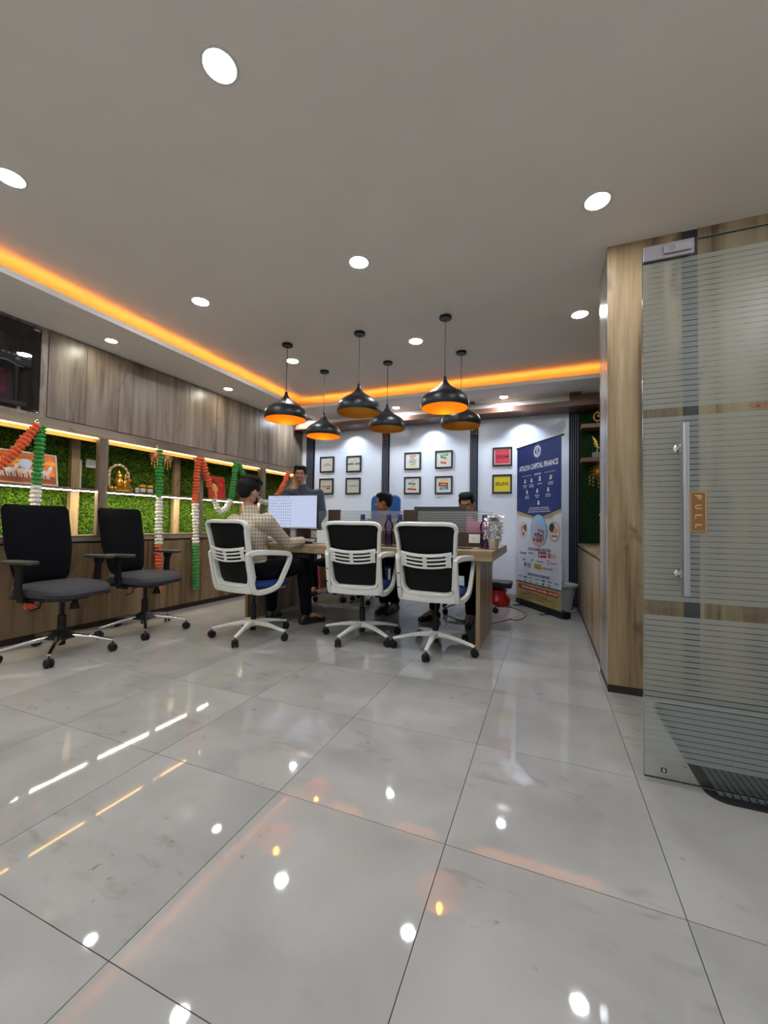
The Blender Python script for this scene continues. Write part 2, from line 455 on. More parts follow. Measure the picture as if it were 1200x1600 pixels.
# ceiling and the lower ring around it
struct(obox('ceiling', (-4.3, -2.2, H), (2.6, 5.5, H + .1), white_paint))
LIP = [(-3.21, -2.2), (-3.135, 1.4), (-3.06, 4.57), (2.6, 4.6), (2.6, 5.5), (-4.3, 5.5), (-4.3, -2.2)]
struct(MB().prism(LIP, 2.48, 2.495).obj('trim_1', soffit_paint))
m = MB()
for a, b, n_ in ((LIP[0], LIP[1], (-.02, 0)), (LIP[1], LIP[2], (-.02, 0)), (LIP[2], LIP[3], (0, .02))):
    m.prism([a, b, (b[0] + n_[0], b[1] + n_[1]), (a[0] + n_[0], a[1] + n_[1])], 2.4951, 2.522)
struct(m.obj('trim_2', soffit_paint))
# orange LED ribbon fixed to the back of the lip, facing the walls
m = MB()
for a, b, n_ in (((-3.231, -2.1), (-3.156, 1.4), (-.001, 0)), ((-3.156, 1.4), (-3.081, 4.591), (-.001, 0)), ((-3.081, 4.591), (2.5, 4.621), (0, .001))):
    m.prism([a, b, (b[0] + n_[0], b[1] + n_[1]), (a[0] + n_[0], a[1] + n_[1])], 2.499, 2.511)
tag(m.obj('cove_light_strip', em_cove), 'orange glowing light strip hidden in the ceiling cove above the lowered border', 'light')

# walls
struct(obox('wall_back', (-4.3, BW + .012, 0), (2.6, BW + .2, 2.63), wall_paint))
struct(MB().box((-.5, -4.6, 0), (-.34, 3.40, 2.63)).obj('wall_left', wall_paint)).location = P0
bpy.data.objects['wall_left'].rotation_euler = (0, 0, YAW)
struct(obox('wall_right', (2.3, -2.2, 0), (2.45, 5.4, 2.63), wall_paint))
struct(obox('wall_front', (-4.3, -2.25, 0), (2.6, -2.1, 2.63), wall_paint))
# glossy panels of the back wall: three of them between the striped columns
cols_x = [(-3.456, -3.317), (-2.185, -2.077), (-.931, -.831), (.257, .376)]
for i, (a, b) in enumerate(((-3.317, -2.185), (-2.077, -.931), (-.831, .257))):
    p = MB().box((a, BW - .004, .09), (b, BW + .012, 2.36)).obj('wall_panel', panel_m)
    struct(p)
struct(obox('baseboard_back', (-3.45, BW - .012, 0), (.257, BW + .012, .09), mat('grey_skirting', (.42, .41, .39), .3)))
for i, (a, b) in enumerate(cols_x):
    where = ['at the far left end of the white wall beside the oak cabinets', 'between the left four framed prints and the four colourful ones',
             'between the colourful prints and the red DREAM print', 'at the right end of the white wall beside the roll-up banner'][i]
    t = thing('striped_column', 'navy wall strip with thin grey vertical ribs ' + where, 'column', ((a + b) / 2, BW, 0))
    hw = (b - a) / 2
    MB().box((-hw, -.03, 0), (hw, .012, 2.345)).obj('backing_board', navy, t)
    for k in range(4):
        x = -hw + (b - a) * (k + 1) / 5
        obox('rib', (x - .0032, -.042, 0.001), (x + .0032, -.03, 2.345), slat_grey, t, bevel=.001)

# beam above the back wall
b = struct(obox('trim_3', (-3.47, 5.06, 2.337), (2.3, 5.40, 2.40), wood_beam))
struct(obox('trim_4', (-3.47, 5.13, 2.40), (.25, 5.40, 2.481), soffit_paint))
struct(obox('trim_5', (.25, 5.1, 2.40), (2.3, 5.40, 2.481), wood_beam))
for i, (x, y) in enumerate(((-2.62, 5.2), (-1.43, 5.2), (-.262, 5.2))):
    lab = ['small round spotlight under the wooden beam above the left framed prints', 'small round spotlight under the wooden beam above the colourful prints', 'small round spotlight under the wooden beam above the DREAM print'][i]
    t = thing('beam_spotlight', lab, 'light', (x, y, 2.337), 0, 'spotlights under the back beam')
    MB().lathe([(.026, -.006), (.032, -.006), (.032, 0), (.026, 0)], n=20).obj('rim', chrome, t, smooth=True)
    MB().lathe([(.024, -.004), (.024, -.002)], n=16).obj('lens', em_spot, t)
    ld = bpy.data.lights.new('spot_beam', 'SPOT'); ld.energy = 12; ld.spot_size = R_(120); ld.spot_blend = .6; ld.color = (.78, .88, 1); ld.shadow_soft_size = .02
    lo = bpy.data.objects.new('spot_beam', ld); COL.objects.link(lo); lo.parent = t; lo.location = (0, 0, -.012); lo.rotation_euler = (R_(8), 0, 0)

# downlights
def downlight(x, y, z, lab, em=None, r=.064, group='round ceiling downlights'):
    t = thing('downlight', lab, 'light', (x, y, z), 0, group)
    MB().lathe([(r * .9, -.004), (r * 1.08, -.004), (r * 1.1, -.001), (r * 1.1, 0), (r * .9, 0)], n=32, cap=False).obj('rim', white_plastic, t, smooth=True)
    MB().lathe([(r * .9, -.0035), (r * .9, -.001)], n=32).obj('diffuser', em or em_down, t)
nm = {(-2.45, 1.105): 'round white downlight cut off by the left edge of the ceiling', (-1.118, 1.10): 'largest round white downlight near the top of the ceiling',
      (-2.45, 2.285): 'round downlight on the left of the ceiling nearest the orange cove', (-1.118, 2.29): 'round downlight in the middle of the ceiling before the pendant lamps',
      (.24, 2.28): 'round downlight in the ceiling right before the oak column top', (-2.446, 3.483): 'round downlight right behind the left black pendant cord',
      (-1.11, 3.485): 'round downlight between the two rows of pendant cords near ceiling centre', (.243, 3.478): 'round downlight in the ceiling close beside the oak column'}
for (x, y), lab in nm.items(): downlight(x, y, H, lab)
for x, side in ((-2.45, 'left'), (-1.118, 'middle'), (.24, 'right')):
    for y, row in ((-.09, 'just behind the camera'), (-1.27, 'near the front wall')): downlight(x, y, H, 'round %s ceiling downlight %s, outside the picture' % (side, row))
for y, row in ((-.09, 'beside the camera'), (1.105, 'before the glass door')): downlight(1.6, y, H, 'round ceiling downlight %s on the far right, outside the picture' % row)
downlight(-3.44, 2.28, 2.48, 'warm round downlight in the lowered border above the first oak cabinets', em_down_dim, .048, 'soffit downlights')
downlight(-3.40, 3.60, 2.48, 'warm round downlight in the lowered border above the middle oak cabinets', em_down_dim, .048, 'soffit downlights')
downlight(-3.30, 4.92, 2.48, 'round downlight in the lowered border corner behind the left pendants', em_down_back, .048, 'soffit downlights')
downlight(-.47, 4.93, 2.48, 'round downlight in the lowered border above the roll-up banner', em_down_back, .048, 'soffit downlights')
downlight(-1.83, 4.93, 2.48, 'round downlight added in the lowered border behind a pendant cord to brighten the back wall', em_down_back, .048, 'soffit downlights')  # extra lamp added to brighten the back wall
downlight(-3.47, .98, 2.48, 'warm downlight above the glass cabinet outside the picture', em_down_dim, .048, 'soffit downlights')
for i, x in enumerate((-3.25, -2.13, -.88, .31)):
    o = MB()
    for k in range(5): o.box((x - .06 + .024 * k, 5.0, 2.474), (x - .046 + .024 * k, 5.1, 2.4802))
    tag(o.obj('slot_vent', black_plastic), ['black slotted grille in the lowered ceiling above the far left striped strip', 'black slotted grille in the lowered ceiling above the second striped strip',
        'black slotted grille in the lowered ceiling behind the right pendant pair', 'black slotted grille in the lowered ceiling above the banner end strip'][i], 'vent')

# ================================================================== LEFT STORAGE WALL (local x = out of the wall, y = along it)
seams = [.02, .302, .585, .966, 1.343, 1.72, 2.07, 2.44, 2.82, 3.17, 3.41]
ulab = ['oak wall cabinet beside the glass-fronted cabinet, first of the row', 'second oak wall cabinet from the glass-fronted one', 'oak wall cabinet above the seated man in the checked shirt',
        'oak wall cabinet second from the far corner behind the left pendants', 'last oak wall cabinet in the far corner by the navy strip']
for c in range(5):
    a, b = seams[2 * c], seams[2 * c + 2]; mdl = seams[2 * c + 1]
    t = Lthing('wall_cabinet', ulab[c], 'cabinet', group='oak wall cabinets')
    obox('body', (-.339, a + .001, 1.768), (-.021, b - .001, 2.478), wood_cab, t)
    for p, q in ((a, mdl), (mdl, b)): obox('door', (-.02, p + .0015, 1.772), (0, q - .0015, 2.474), wood_cab, t, bevel=.0012)
# glass cabinet with the small shrine
t = Lthing('glass_cabinet', 'smoked glass-fronted wall cabinet with oak frame at the far left edge', 'cabinet')
m = MB().box((-.339, -.94, 1.76), (-.005, -.92, 2.478)).box((-.339, -.03, 1.76), (-.005, .018, 2.478)).box((-.339, -.92, 1.765), (-.005, -.03, 1.785)).box((-.339, -.92, 2.455), (-.005, -.03, 2.478)).box((-.339, -.92, 1.785), (-.33, -.03, 2.455))
m.obj('body', wood_cab, t, bevel=.001)
for p, q in ((-.92, -.345), (-.34, -.034)):
    g = obox('glass_door', (-.008, p, 1.79), (-.002, q, 2.452), glass_smoke, t)
    obox('hinge', (-.001, q - .05, 2.425), (.004, q - .01, 2.44), chrome, g)
SHR = Lthing('shrine', 'small dark shrine with white dotted trim inside the smoked glass cabinet', 'shrine', -.325, -.17, 1.786)
obox('base', (-.12, -.28, .04), (.11, .24, .075), mat('shrine_base', (.11, .06, .05), .5), SHR, bevel=.003)
for yy in (-.24, .2):
    for xx in (-.09, .08): MB().lathe([(.016, 0), (.02, .008), (.014, .02), (.017, .04)], (xx, yy, 0), 10).obj('foot', mat('pale_knob', (.5, .5, .48), .3), SHR, smooth=True)
obox('back_panel', (-.12, -.24, .075), (-.11, .2, .38), mat('shrine_back', (.30, .04, .10), .6, noise=.5, nscale=25), SHR)
for yy in (-.22, .18): MB().lathe([(.012, .075), (.016, .09), (.01, .12), (.01, .30), (.016, .33), (.016, .36)], (.08, yy, 0), 10).obj('pillar', mat('shrine_dark', (.035, .03, .035), .5), SHR, smooth=True)
obox('roof', (-.12, -.29, .36), (.115, .255, .44), MATS['shrine_dark'], SHR)
MB().lathe([(.02, 0), (.028, .02), (.012, .05), (.018, .06), (.003, .085)], (.0, .17, .44), 10).obj('finial', MATS['shrine_dark'], SHR, smooth=True)
P = Print(FACE_POS_X(.1165))
for k in range(17): P.rect(-.27 + .032 * k, .425, .018, .010)
for k in range(12):
    x0, x1 = -.2 + .034 * k, -.2 + .034 * (k + 1)
    y0, y1 = .385 - .0003 * k * k - .006 * math.sin(k * 1.9), .385 - .0003 * (k + 1) ** 2 - .006 * math.sin((k + 1) * 1.9)
    P.poly([(x0, y0), (x1, y1), (x1, y1 + .005), (x0, y0 + .005)])
P.rect(.02, .404, .022, .022, 0, .785).rect(.17, .405, .03, .006).rect(.17, .395, .03, .006).rect(.17, .40, .006, .028)
P.obj('white_trim', print_white, SHR)
MB().sph((0, -.02, .15), (.05, .07, .07)).sph((0, -.02, .24), (.03, .035, .04)).obj('idol', mat('shrine_idol', (.42, .08, .14), .5, noise=.4, nscale=40), SHR, smooth=True)
MB().sph((.05, -.16, .10), (.03, .04, .03)).obj('offering', mat('yellow_offering', (.45, .3, .02), .5), SHR, smooth=True)

# open display niche
D = Lthing('display_niche', 'long oak display niche lined with artificial grass and lit by warm strips', 'shelf')
S0, S1 = -1.6, 3.41
MB().box((-.33, S0, 1.682), (0, S1, 1.7)).box((-.02, S0, 1.70), (-.001, S1, 1.766)).obj('top_rail', wood_rail, D, bevel=.001)
MB().box((-.33, S0, .80), (0, S1, .815)).box((-.02, S0, .765), (0, S1, .815)).obj('sill', wood_rail, D, bevel=.001)
obox('shelf_board', (-.31, S0, 1.205), (-.05, S1, 1.226), wood_rail, D, bevel=.001)
for a, b in ((-.615, -.535), (.428, .507), (1.473, 1.561), (2.497, 2.597), (3.335, 3.409)): obox('post', (-.048, a, .815), (-.0005, b, 1.682), wood_cab, D, bevel=.001)
for a in (-.70, .335, 1.375, 2.415): obox('batten', (-.29, a, .815), (-.24, a + .07, 1.682), wood_warm, D)
obox('back_board', (-.335, S0, .8), (-.322, S1, 1.69), grass_dark, D)
obox('glow_catcher', (-.078, S0, 1.648), (-.064, S1, 1.682), mat('glow_catcher_yellow', (.62, .40, .16), .5), D)  # added board: catches the strip's yellow glow and keeps light off the upper grass
for a, b in ((-1.5, -.62), (-.53, .425), (.51, 1.47), (1.565, 2.494), (2.6, 3.33)):
    obox('warm_light_strip', (-.030, a, 1.675), (-.022, b, 1.6815), em_top, D)
obox('shelf_light_strip', (-.079, S0, 1.201), (-.058, S1, 1.2048), em_mid, D)
def grass(name, y0, y1, z0, z1, n, m, parent, seed, facing='x', base=-.322, ln=(.012, .03)):
    rg = np.random.default_rng(seed)
    p = np.zeros((n, 3)); p[:, 0] = base; p[:, 1] = rg.uniform(y0, y1, n); p[:, 2] = rg.uniform(z0, z1, n)
    L = rg.uniform(*ln, n); an = rg.uniform(0, 2 * np.pi, n); wv = rg.uniform(.0022, .004, n)
    out = np.stack([L * .8, L * np.cos(an) * .9, L * np.sin(an) * .7 + .003], 1)
    sd = np.stack([np.zeros(n), -np.sin(an), np.cos(an)], 1) * wv[:, None]
    v = np.empty((n, 4, 3)); v[:, 0] = p - sd; v[:, 1] = p + sd; v[:, 2] = p + out * .55 + sd * .8 + np.array([.003, 0, 0]); v[:, 3] = p + out
    v = v.reshape(-1, 3)
    if facing == 'y': v = np.stack([v[:, 1], -v[:, 0], v[:, 2]], 1)
    i = np.arange(n) * 4; f = np.stack([i, i + 1, i + 2, i, i + 2, i + 3], 1).reshape(-1, 3)
    me = bpy.data.meshes.new(name); me.from_pydata(v.tolist(), [], f.tolist()); me.materials.append(m)
    o = bpy.data.objects.new(name, me); COL.objects.link(o); o.parent = parent; o['kind'] = 'stuff'; return o
grass('artificial_grass', -.9, 3.40, .815, 1.68, 60000, grass_m, D, 1)

# low cabinets
lows = [-.995, -.225, .16 + .385, 1.316, 2.086, 2.856, 3.41]
llab = ['oak base cabinet at the left picture edge', 'oak base cabinet behind the nearest black office chair', 'oak base cabinet behind the second black office chair', 'oak base cabinet where the tricolour garland hangs in front',
        'oak base cabinet behind the seated man in the checked shirt', 'oak base cabinet in the far corner behind the desk']
lows = [-1.6] + lows[1:]
for c in range(6):
    a, b = lows[c], lows[c + 1]; t = Lthing('base_cabinet', llab[c], 'cabinet', group='oak base cabinets')
    obox('body', (-.335, a + .001, .05), (-.03, b - .001, .752), wood_low, t)
    mdl = (a + b) / 2
    for p, q in ((a, mdl), (mdl, b)): obox('door', (-.028, p + .0015, .052), (-.008, q - .0015, .748), wood_low, t, bevel=.0012)
    obox('plinth', (-.335, a, 0), (-.022, b, .049), plinth_m, t)
struct(MB().box((-.33, -1.6, .753), (-.03, 3.41, .765)).obj('trim_6', black_plastic)).location = P0
bpy.data.objects['trim_6'].rotation_euler = (0, 0, YAW)

# ------------------------------------------------------------------ things on the shelf
def picture(name, lab, w_, h, s, z, lean=.16, frame_m=None, bg=None, cat='picture', d=-.12):
    t = Lthing(name, lab, cat, s, d, z)
    t.rotation_euler = (0, -lean, YAW)
    f = .012
    MB().box((-.012, -w_ / 2, 0), (0, w_ / 2, f)).box((-.012, -w_ / 2, h - f), (0, w_ / 2, h)).box((-.012, -w_ / 2, f), (0, -w_ / 2 + f, h - f)).box((-.012, w_ / 2 - f, f), (0, w_ / 2, h - f)).obj('frame', frame_m, t, bevel=.001)
    obox('backing', (-.010, -w_ / 2 + f, f), (-.005, w_ / 2 - f, h - f), bg, t)
    return t
horse_bg = mat('sunset_print', (.75, .16, .02), .4, noise=.55, nscale=7)
t = picture('horse_picture', 'framed orange sunset print with white running horses on the niche shelf', .56, .27, -.10, 1.227, frame_m=mat('pale_frame', (.55, .5, .42), .4), bg=horse_bg)
P = Print(FACE_POS_X(-.0045)); P.rect(0, .045, .53, .05).rect(0, .07, .53, .02); P.obj('ground_print', mat('brown_ink', (.28, .07, .02), .5), t)
P = Print(FACE_POS_X(-.004)); P.rect(.02, .19, .5, .03).rect(-.1, .16, .3, .02); P.obj('sky_print', mat('yellow_ink', (.9, .42, .04), .5), t)
P = Print(FACE_POS_X(-.0035)); random.seed(3)
for k in range(6):
    x = -.19 + .075 * k; P.oval(x, .11, .032, .02); P.poly([(x + .02, .115), (x + .035, .16), (x + .055, .17), (x + .06, .15), (x + .035, .10)])
    for q in (-.025, -.01, .012, .026): P.poly([(x + q - .004, .10), (x + q + .004, .10), (x + q + .012, .06), (x + q + .006, .055)])
P.obj('horse_print', mat('white_ink', (.75, .72, .68), .5), t)
P = Print(FACE_POS_X(-.003)); P.oval(.06, .17, .045, .04, 0, 10).obj('painted_glare', mat('painted_glare_blue', (.55, .68, .9), .4), t)  # pale oval paints a glare reflection onto the picture
t = picture('buddha_picture', 'red framed print of a golden meditating face on the niche shelf', .27, .285, 1.885, 1.227, frame_m=mat('brown_frame', (.25, .12, .06), .4), bg=mat('red_print', (.5, .012, .012), .4, noise=.3, nscale=12))
gi = mat('gold_ink', (.72, .48, .14), .5)
P = Print(FACE_POS_X(-.004)); P.oval(-.035, .135, .042, .06); P.poly([(-.065, .02), (0, .02), (-.01, .09), (-.055, .09)]); P.oval(-.078, .125, .008, .03); P.oval(.008, .125, .008, .03); P.obj('face_print', gi, t)
P = Print(FACE_POS_X(-.0043)); P.oval(-.035, .185, .047, .04); P.oval(-.035, .228, .02, .02); P.obj('hair_print', mat('maroon_ink', (.12, .01, .02), .5), t)
P = Print(FACE_POS_X(-.0035)); P.rect(-.052, .142, .022, .003).rect(-.018, .142, .022, .003).rect(-.035, .098, .02, .004).rect(-.035, .125, .004, .028); P.obj('feature_print', mat('brown_line_ink', (.2, .08, .02), .5), t)
P = Print(FACE_POS_X(-.004)); P.oval(.075, .19, .02, .014).oval(.09, .17, .012, .012); P.obj('flower_print', mat('bright_red_ink', (.8, .05, .04), .5), t)

t = Lthing('deity_statue', 'golden seated deity statue under an arch beside the two yellow-lidded jars', 'statue', .725, -.15, 1.227)
m = MB()
for k in range(14):
    a = 2 * math.pi * k / 14; m.sph((.055 * math.cos(a), .095 * math.sin(a), .028), (.016, .02, .024), 8)
m.lathe([(.05, 0), (.075, .004), (.06, .02), (.075, .045), (.06, .05)], n=20, wob=lambda a, z: 1 + .35 * abs(math.sin(a)))
m.obj('lotus_base', gold, t, smooth=True)
m = MB().sph((.01, -.03, .09), (.04, .04, .045)).sph((.015, -.03, .145), (.026, .028, .03)).sph((.03, -.03, .125), (.012, .01, .03)).sph((0, .035, .085), (.034, .036, .04)).sph((.005, .035, .135), (.02, .02, .024))
for yy in (-.075, -.06, .06, .075): m.tube([(.0, yy * .7, .11), (.02, yy, .10), (.04, yy * .9, .12)], .009, 6)
m.lathe([(.02, 0), (.014, .02), (.004, .04)], (.005, -.03, .165), 10).lathe([(.015, 0), (.01, .015), (.003, .03)], (.005, .035, .15), 10)
m.obj('seated_figures', gold, t, smooth=True)
m = MB().tube([(-.03, -.095, .05), (-.03, -.10, .16), (-.03, -.085, .22), (-.03, -.045, .255), (-.03, 0, .265), (-.03, .045, .24), (-.03, .085, .19), (-.03, .095, .05)], .012, 8)
for k in range(9):
    a = math.pi * k / 8; m.sph((-.03, -.01 - .095 * math.cos(a), .15 + .11 * math.sin(a)), .015, 8)
m.obj('arch', mat('pale_gold', (.8, .7, .45), .35, .8), t, smooth=True)
t = tag(MB().lathe([(.014, 0), (.017, .005), (.022, .05), (.019, .05), (.014, .006)], L2W(.865, -.12, 1.227), 16).obj('tea_cup', mat('ceramic_white', (.6, .58, .52), .3), smooth=True), 'small white cup standing between the golden statue and the jars', 'cup')
for k, (s_, lab) in enumerate(((.925, 'left yellow-lidded glass jar on the niche shelf, nearer the statue'), (1.005, 'right yellow-lidded glass jar on the niche shelf, farther from the statue'))):
    t = Lthing('jar', lab, 'jar', s_, -.13, 1.227, 'jars on the niche shelf')
    MB().lathe([(.026, 0), (.029, .004), (.029, .055), (.024, .062)], n=20).obj('body', mat('jam_glass', (.12, .02, .012), .15), t, smooth=True)
    MB().lathe([(.0295, .012), (.0298, .014), (.0298, .048), (.0295, .05)], n=20, cap=False).obj('paper_label', mat('jar_label', (.55, .52, .48), .5), t, smooth=True)
    MB().lathe([(.027, .062), (.03, .064), (.03, .082), (.027, .085)], n=20).obj('lid', mat('yellow_lid', (.75, .38, .02), .35), t, smooth=True)
for i, (s_, lab) in enumerate(((.545, 'white wall socket on the grass behind the oak post near the statue'),)):
    t = Lthing('wall_socket', lab, 'socket', s_ + .0, -.30, 1.44)
    obox('plate', (-.01, -.06, 0), (.008, .10, .08), white_plastic, t, bevel=.003)
    m = MB()
    for q in (-.02, .05):
        for a, b in ((-.012, .03), (.012, .03), (0, .052)): m.box((.0078, q + a - .003, b - .004), (.0085, q + a + .003, b + .004))
    m.obj('socket_holes', ink_black, t)
o = tag(MB().box((-.31, -.01, 1.227), (-.285, .014, 1.50)).obj('cable_duct', white_plastic), 'white vertical cable duct beside the first batten of the niche', 'duct'); o.location = L2W(.43, 0, 0); o.rotation_euler = (0, 0, YAW)

# ------------------------------------------------------------------ garlands
def flower_mesh():
    m = MB(); n = 18
    m.lathe([(.010, -.017), (.026, -.015), (.034, -.004), (.033, .005), (.024, .015), (.010, .017)], n=n, wob=lambda a, z: 1 + .16 * math.sin(a * 6 + z * 90) + .08 * math.sin(a * 9 + 1))
    o = m.obj('flower', orange_m, None, smooth=True); return o
FL = flower_mesh()
used = [False]
def strand(parent, pts, cols, step=.034):
    """flowers strung along a polyline given in the parent's frame; cols=[(fraction, material)]"""
    pts = [Vector(p) for p in pts]; seg = [(b - a).length for a, b in zip(pts, pts[1:])]; T = sum(seg); n = int(T / step)
    path = MB().tube(pts, .004, 6).obj('string', green_m, parent)
    for k in range(n):
        d = (k + .5) / n * T; i = 0; q = d
        while i < len(seg) - 1 and q > seg[i]: q -= seg[i]; i += 1
        p = pts[i].lerp(pts[i + 1], min(1, q / seg[i])); dr = (pts[i + 1] - pts[i]).normalized()
        fr = d / T; mm = next(mt for f, mt in cols if fr <= f + 1e-6)
        M = Matrix.Translation(p) @ dr.to_track_quat('Z', 'Y').to_matrix().to_4x4() @ Matrix.Rotation(random.random() * 6, 4, 'Z') @ Matrix.Scale(random.uniform(.88, 1.08), 4)
        if not used[0]:
            used[0] = True; FL.parent = parent; FL.matrix_local = M; FL.material_slots[0].link = 'OBJECT'; FL.material_slots[0].material = mm
        else: share('flower', FL, parent, M, mm)
def sag(a, b, dip, n=10):
    a, b = Vector(a), Vector(b); return [a.lerp(b, i / n) - Vector((0, 0, dip * 4 * (i / n) * (1 - i / n))) for i in range(n + 1)]
GW = [(.34, green_m), (.66, whitef_m), (1, orange_m)]; OW = [(.34, orange_m), (.66, whitef_m), (1, green_m)]
gd = .045
def garland(lab, pts, cols):
    t = Lthing('garland', lab, 'garland', *(0, gd, 0)); strand(t, pts, cols); return t
garland('green, white and orange garland hanging straight behind the nearest black chair', [(0, -.035, 1.69), (0, -.05, 1.2), (0, -.06, .26)], GW)
garland('orange garland swag running out of the left edge from the first hook', sag((.01, -.06, 1.69), (.0, -1.1, 1.66), .52), [(.36, orange_m), (.66, whitef_m), (1, green_m)])
garland('green-topped straight garland behind the second black chair', [(0, .97, 1.67), (0, .985, 1.2), (0, 1.0, .23)], GW)
garland('orange, white and green garland hanging straight to the right of the black chairs', [(0, 1.44, 1.665), (0, 1.415, 1.2), (0, 1.44, .62), (0, 1.455, .19)], OW)
garland('orange, white and green swag in front of the red golden-face print', [(0, 1.49, 1.665), (0, 1.58, 1.42), (0, 1.68, 1.21), (0, 1.725, 1.11), (0, 1.78, 1.065), (0, 1.85, 1.10), (0, 1.92, 1.20), (0, 1.96, 1.36), (0, 2.0, 1.69)], OW)
garland('green, white and orange swag behind the seated man in the checked shirt', sag((0, 2.04, 1.69), (0, 3.03, 1.69), .47, 14), GW)
for i, (s_, z_) in enumerate(((-.045, 1.715), (.97, 1.70), (2.02, 1.715), (3.03, 1.71))):
    t = Lthing('wall_hook', ['small silver ring hook at the top of the leftmost garland pair', 'small silver ring hook above the straight green-topped garland', 'small silver ring hook above the green garland peak', 'small silver ring hook beside the standing man'][i], 'hook', s_, 0.001, z_)
    m = MB(); m.tube([(.006, .012 * math.cos(a * .5236), .012 * math.sin(a * .5236)) for a in range(12)], .003, 6, closed=True, up=(1, 0, 0)); m.obj('ring', chrome, t, smooth=True)
    MB().tube([(0, 0, -.012), (.018, 0, -.014), (.03, 0, -.028), (.03, 0, -.036)], .0025, 6).obj('pin', chrome, t, smooth=True)
pink_m = mat('pink_orange_tinsel', (.55, .16, .08), .4)
def star(lab, s_, z_, m1, rr=.055, d=.07):
    t = Lthing('star_ornament', lab, 'ornament', s_, d, z_)
    m = MB()
    for k in range(16):
        a = 2 * math.pi * k / 16; m.tube([(0, 0, 0), (.004, rr * math.cos(a), rr * math.sin(a))], [.003, .0018], 5); m.sph((.004, rr * math.cos(a), rr * math.sin(a)), .0045, 6)
    m.obj('spikes', m1, t, smooth=True)
    MB().sph((0, 0, 0), .011, 8).obj('centre_bead', gold, t, smooth=True)
    for q in (-.03, 0, .03):
        m = MB().tube([(0, q, -.02), (0, q, -.14 + abs(q))], .0015, 5)
        for z in (-.07, -.095, -.12): m.lathe([(.003, .012), (.009, 0), (.002, -.004)], (0, q, z + abs(q)), 6)
        m.obj('bell_string', gold, t, smooth=True)
star('pink star ornament with small bells left of the straight green-topped garland', .905, 1.60, pink_m)
star('peach star ornament with small bells right of the straight green-topped garland', 1.045, 1.60, mat('peach_tinsel', (.6, .33, .17), .4))
star('golden star ornament with bells beside the standing man', 3.12, 1.57, gold, .07)
star('second golden star ornament with bells close behind the standing man', 3.22, 1.47, gold, .06)

# ================================================================== RIGHT SIDE
# oak clad column and partition behind the glass door
struct(obox('wall_right_oak_core', (.336 + .012, 2.69 + .012, .045), (2.3, 3.05, H), wood_warm)).name = 'wall_partition'
t = bpy.data.objects['wall_partition']
edges = [.336, .706]
obox('oak_panel', (.336, 2.69, .045), (.706, 2.702, H), wood_warm, t)
obox('dark_inlay', (.706, 2.694, .045), (.78, 2.702, H), mat('slate_inlay', (.035, .032, .04), .4), t)
obox('oak_panel', (.78, 2.69, .045), (1.30, 2.702, H), wood_warm, t)
obox('oak_panel', (1.3015, 2.69, .045), (2.3, 2.702, H), wood_warm, t)
obox('oak_side_panel', (.336, 2.702, .045), (.348, 3.05, H), wood('oak_side_painted_sheen', (.2, .17, .14), (.33, .29, .25), (.43, .39, .34), .22), t)  # side oak coloured paler and greyer to imitate its reflected sheen
struct(obox('baseboard_partition', (.337, 2.693, 0), (2.3, 3.05, .045), plinth_m))
# alcove cabinet
rl = ['low oak cabinet nearest the oak column on the right', 'low oak cabinet at the far end beside the banner']
for c, (a, b) in enumerate(((3.052, 4.2), (4.2, 5.34))):
    t = thing('low_cabinet', rl[c], 'cabinet', (.345, 0, 0), 0, 'low oak cabinets in the right alcove')
    obox('body', (.018, a, .04), (.62, b, .715), wood_low, t)
    mdl = (a + b) / 2
    for p, q in ((a, mdl), (mdl, b)): obox('door', (0, p + .0015, .045), (.017, q - .0015, .712), wood_warm, t, bevel=.001)
    obox('plinth', (.006, a, 0), (.6, b, .04), plinth_m, t)
tag(obox('cabinet_top', (.345, 3.052, .735), (.97, 5.34, .758), wood_warm, None, bevel=.001), 'oak top board of the low cabinets in the right alcove', 'worktop')
struct(obox('trim_7', (.36, 3.052, .715), (.96, 5.34, .735), black_plastic))
struct(obox('wall_alcove', (.376, 5.345, .758), (2.2, BW + .012, 2.337), grass_dark))
struct(obox('wall_alcove_side', (.97, 3.052, 0), (1.0, 5.345, 2.63), grass_dark))
g = grass('alcove_grass', .38, .97, .76, 2.337, 9000, grass_alc, bpy.data.objects['wall_alcove'], 5, 'y', base=-5.345, ln=(.01, .022))
for i, z_ in enumerate((2.09, 1.70)):
    tag(obox('alcove_shelf', (.377, 5.12, z_), (.97, 5.32, z_ + .045), wood_beam, None, bevel=.001), ['upper oak shelf on the dark green alcove wall', 'lower oak shelf on the dark green alcove wall'][i], 'shelf', None)
t = thing('round_trophy', 'golden ring-shaped trophy on the upper alcove shelf', 'trophy', (.55, 5.2, 2.136))
MB().box((-.03, -.02, 0), (.03, .02, .018)).obj('base', black_plastic, t, bevel=.002)
MB().tube([(0, 0, .018), (0, 0, .05)], .006, 8).tube([(.04 * math.cos(a * .3927), 0, .09 + .05 * math.sin(a * .3927)) for a in range(16)], .008, 8, closed=True, up=(0, 1, 0)).lathe([(.01, 0), (.003, .03)], (0, 0, .145), 8).obj('ring', gold, t, smooth=True)
MB().sph((.012, 0, .10), .022, 12).obj('ball', mat('pale_gold_ball', (.85, .8, .55), .25, .7), t, smooth=True)
t = thing('wing_trophy', 'golden wing trophy on a grey block on the lower alcove shelf', 'trophy', (.545, 5.2, 1.746))
obox('base', (-.05, -.03, 0), (.05, .03, .065), mat('grey_stone', (.25, .25, .24), .4), t, bevel=.002)
m = MB().tube([(0, 0, .065), (0, 0, .10)], .008, 8)
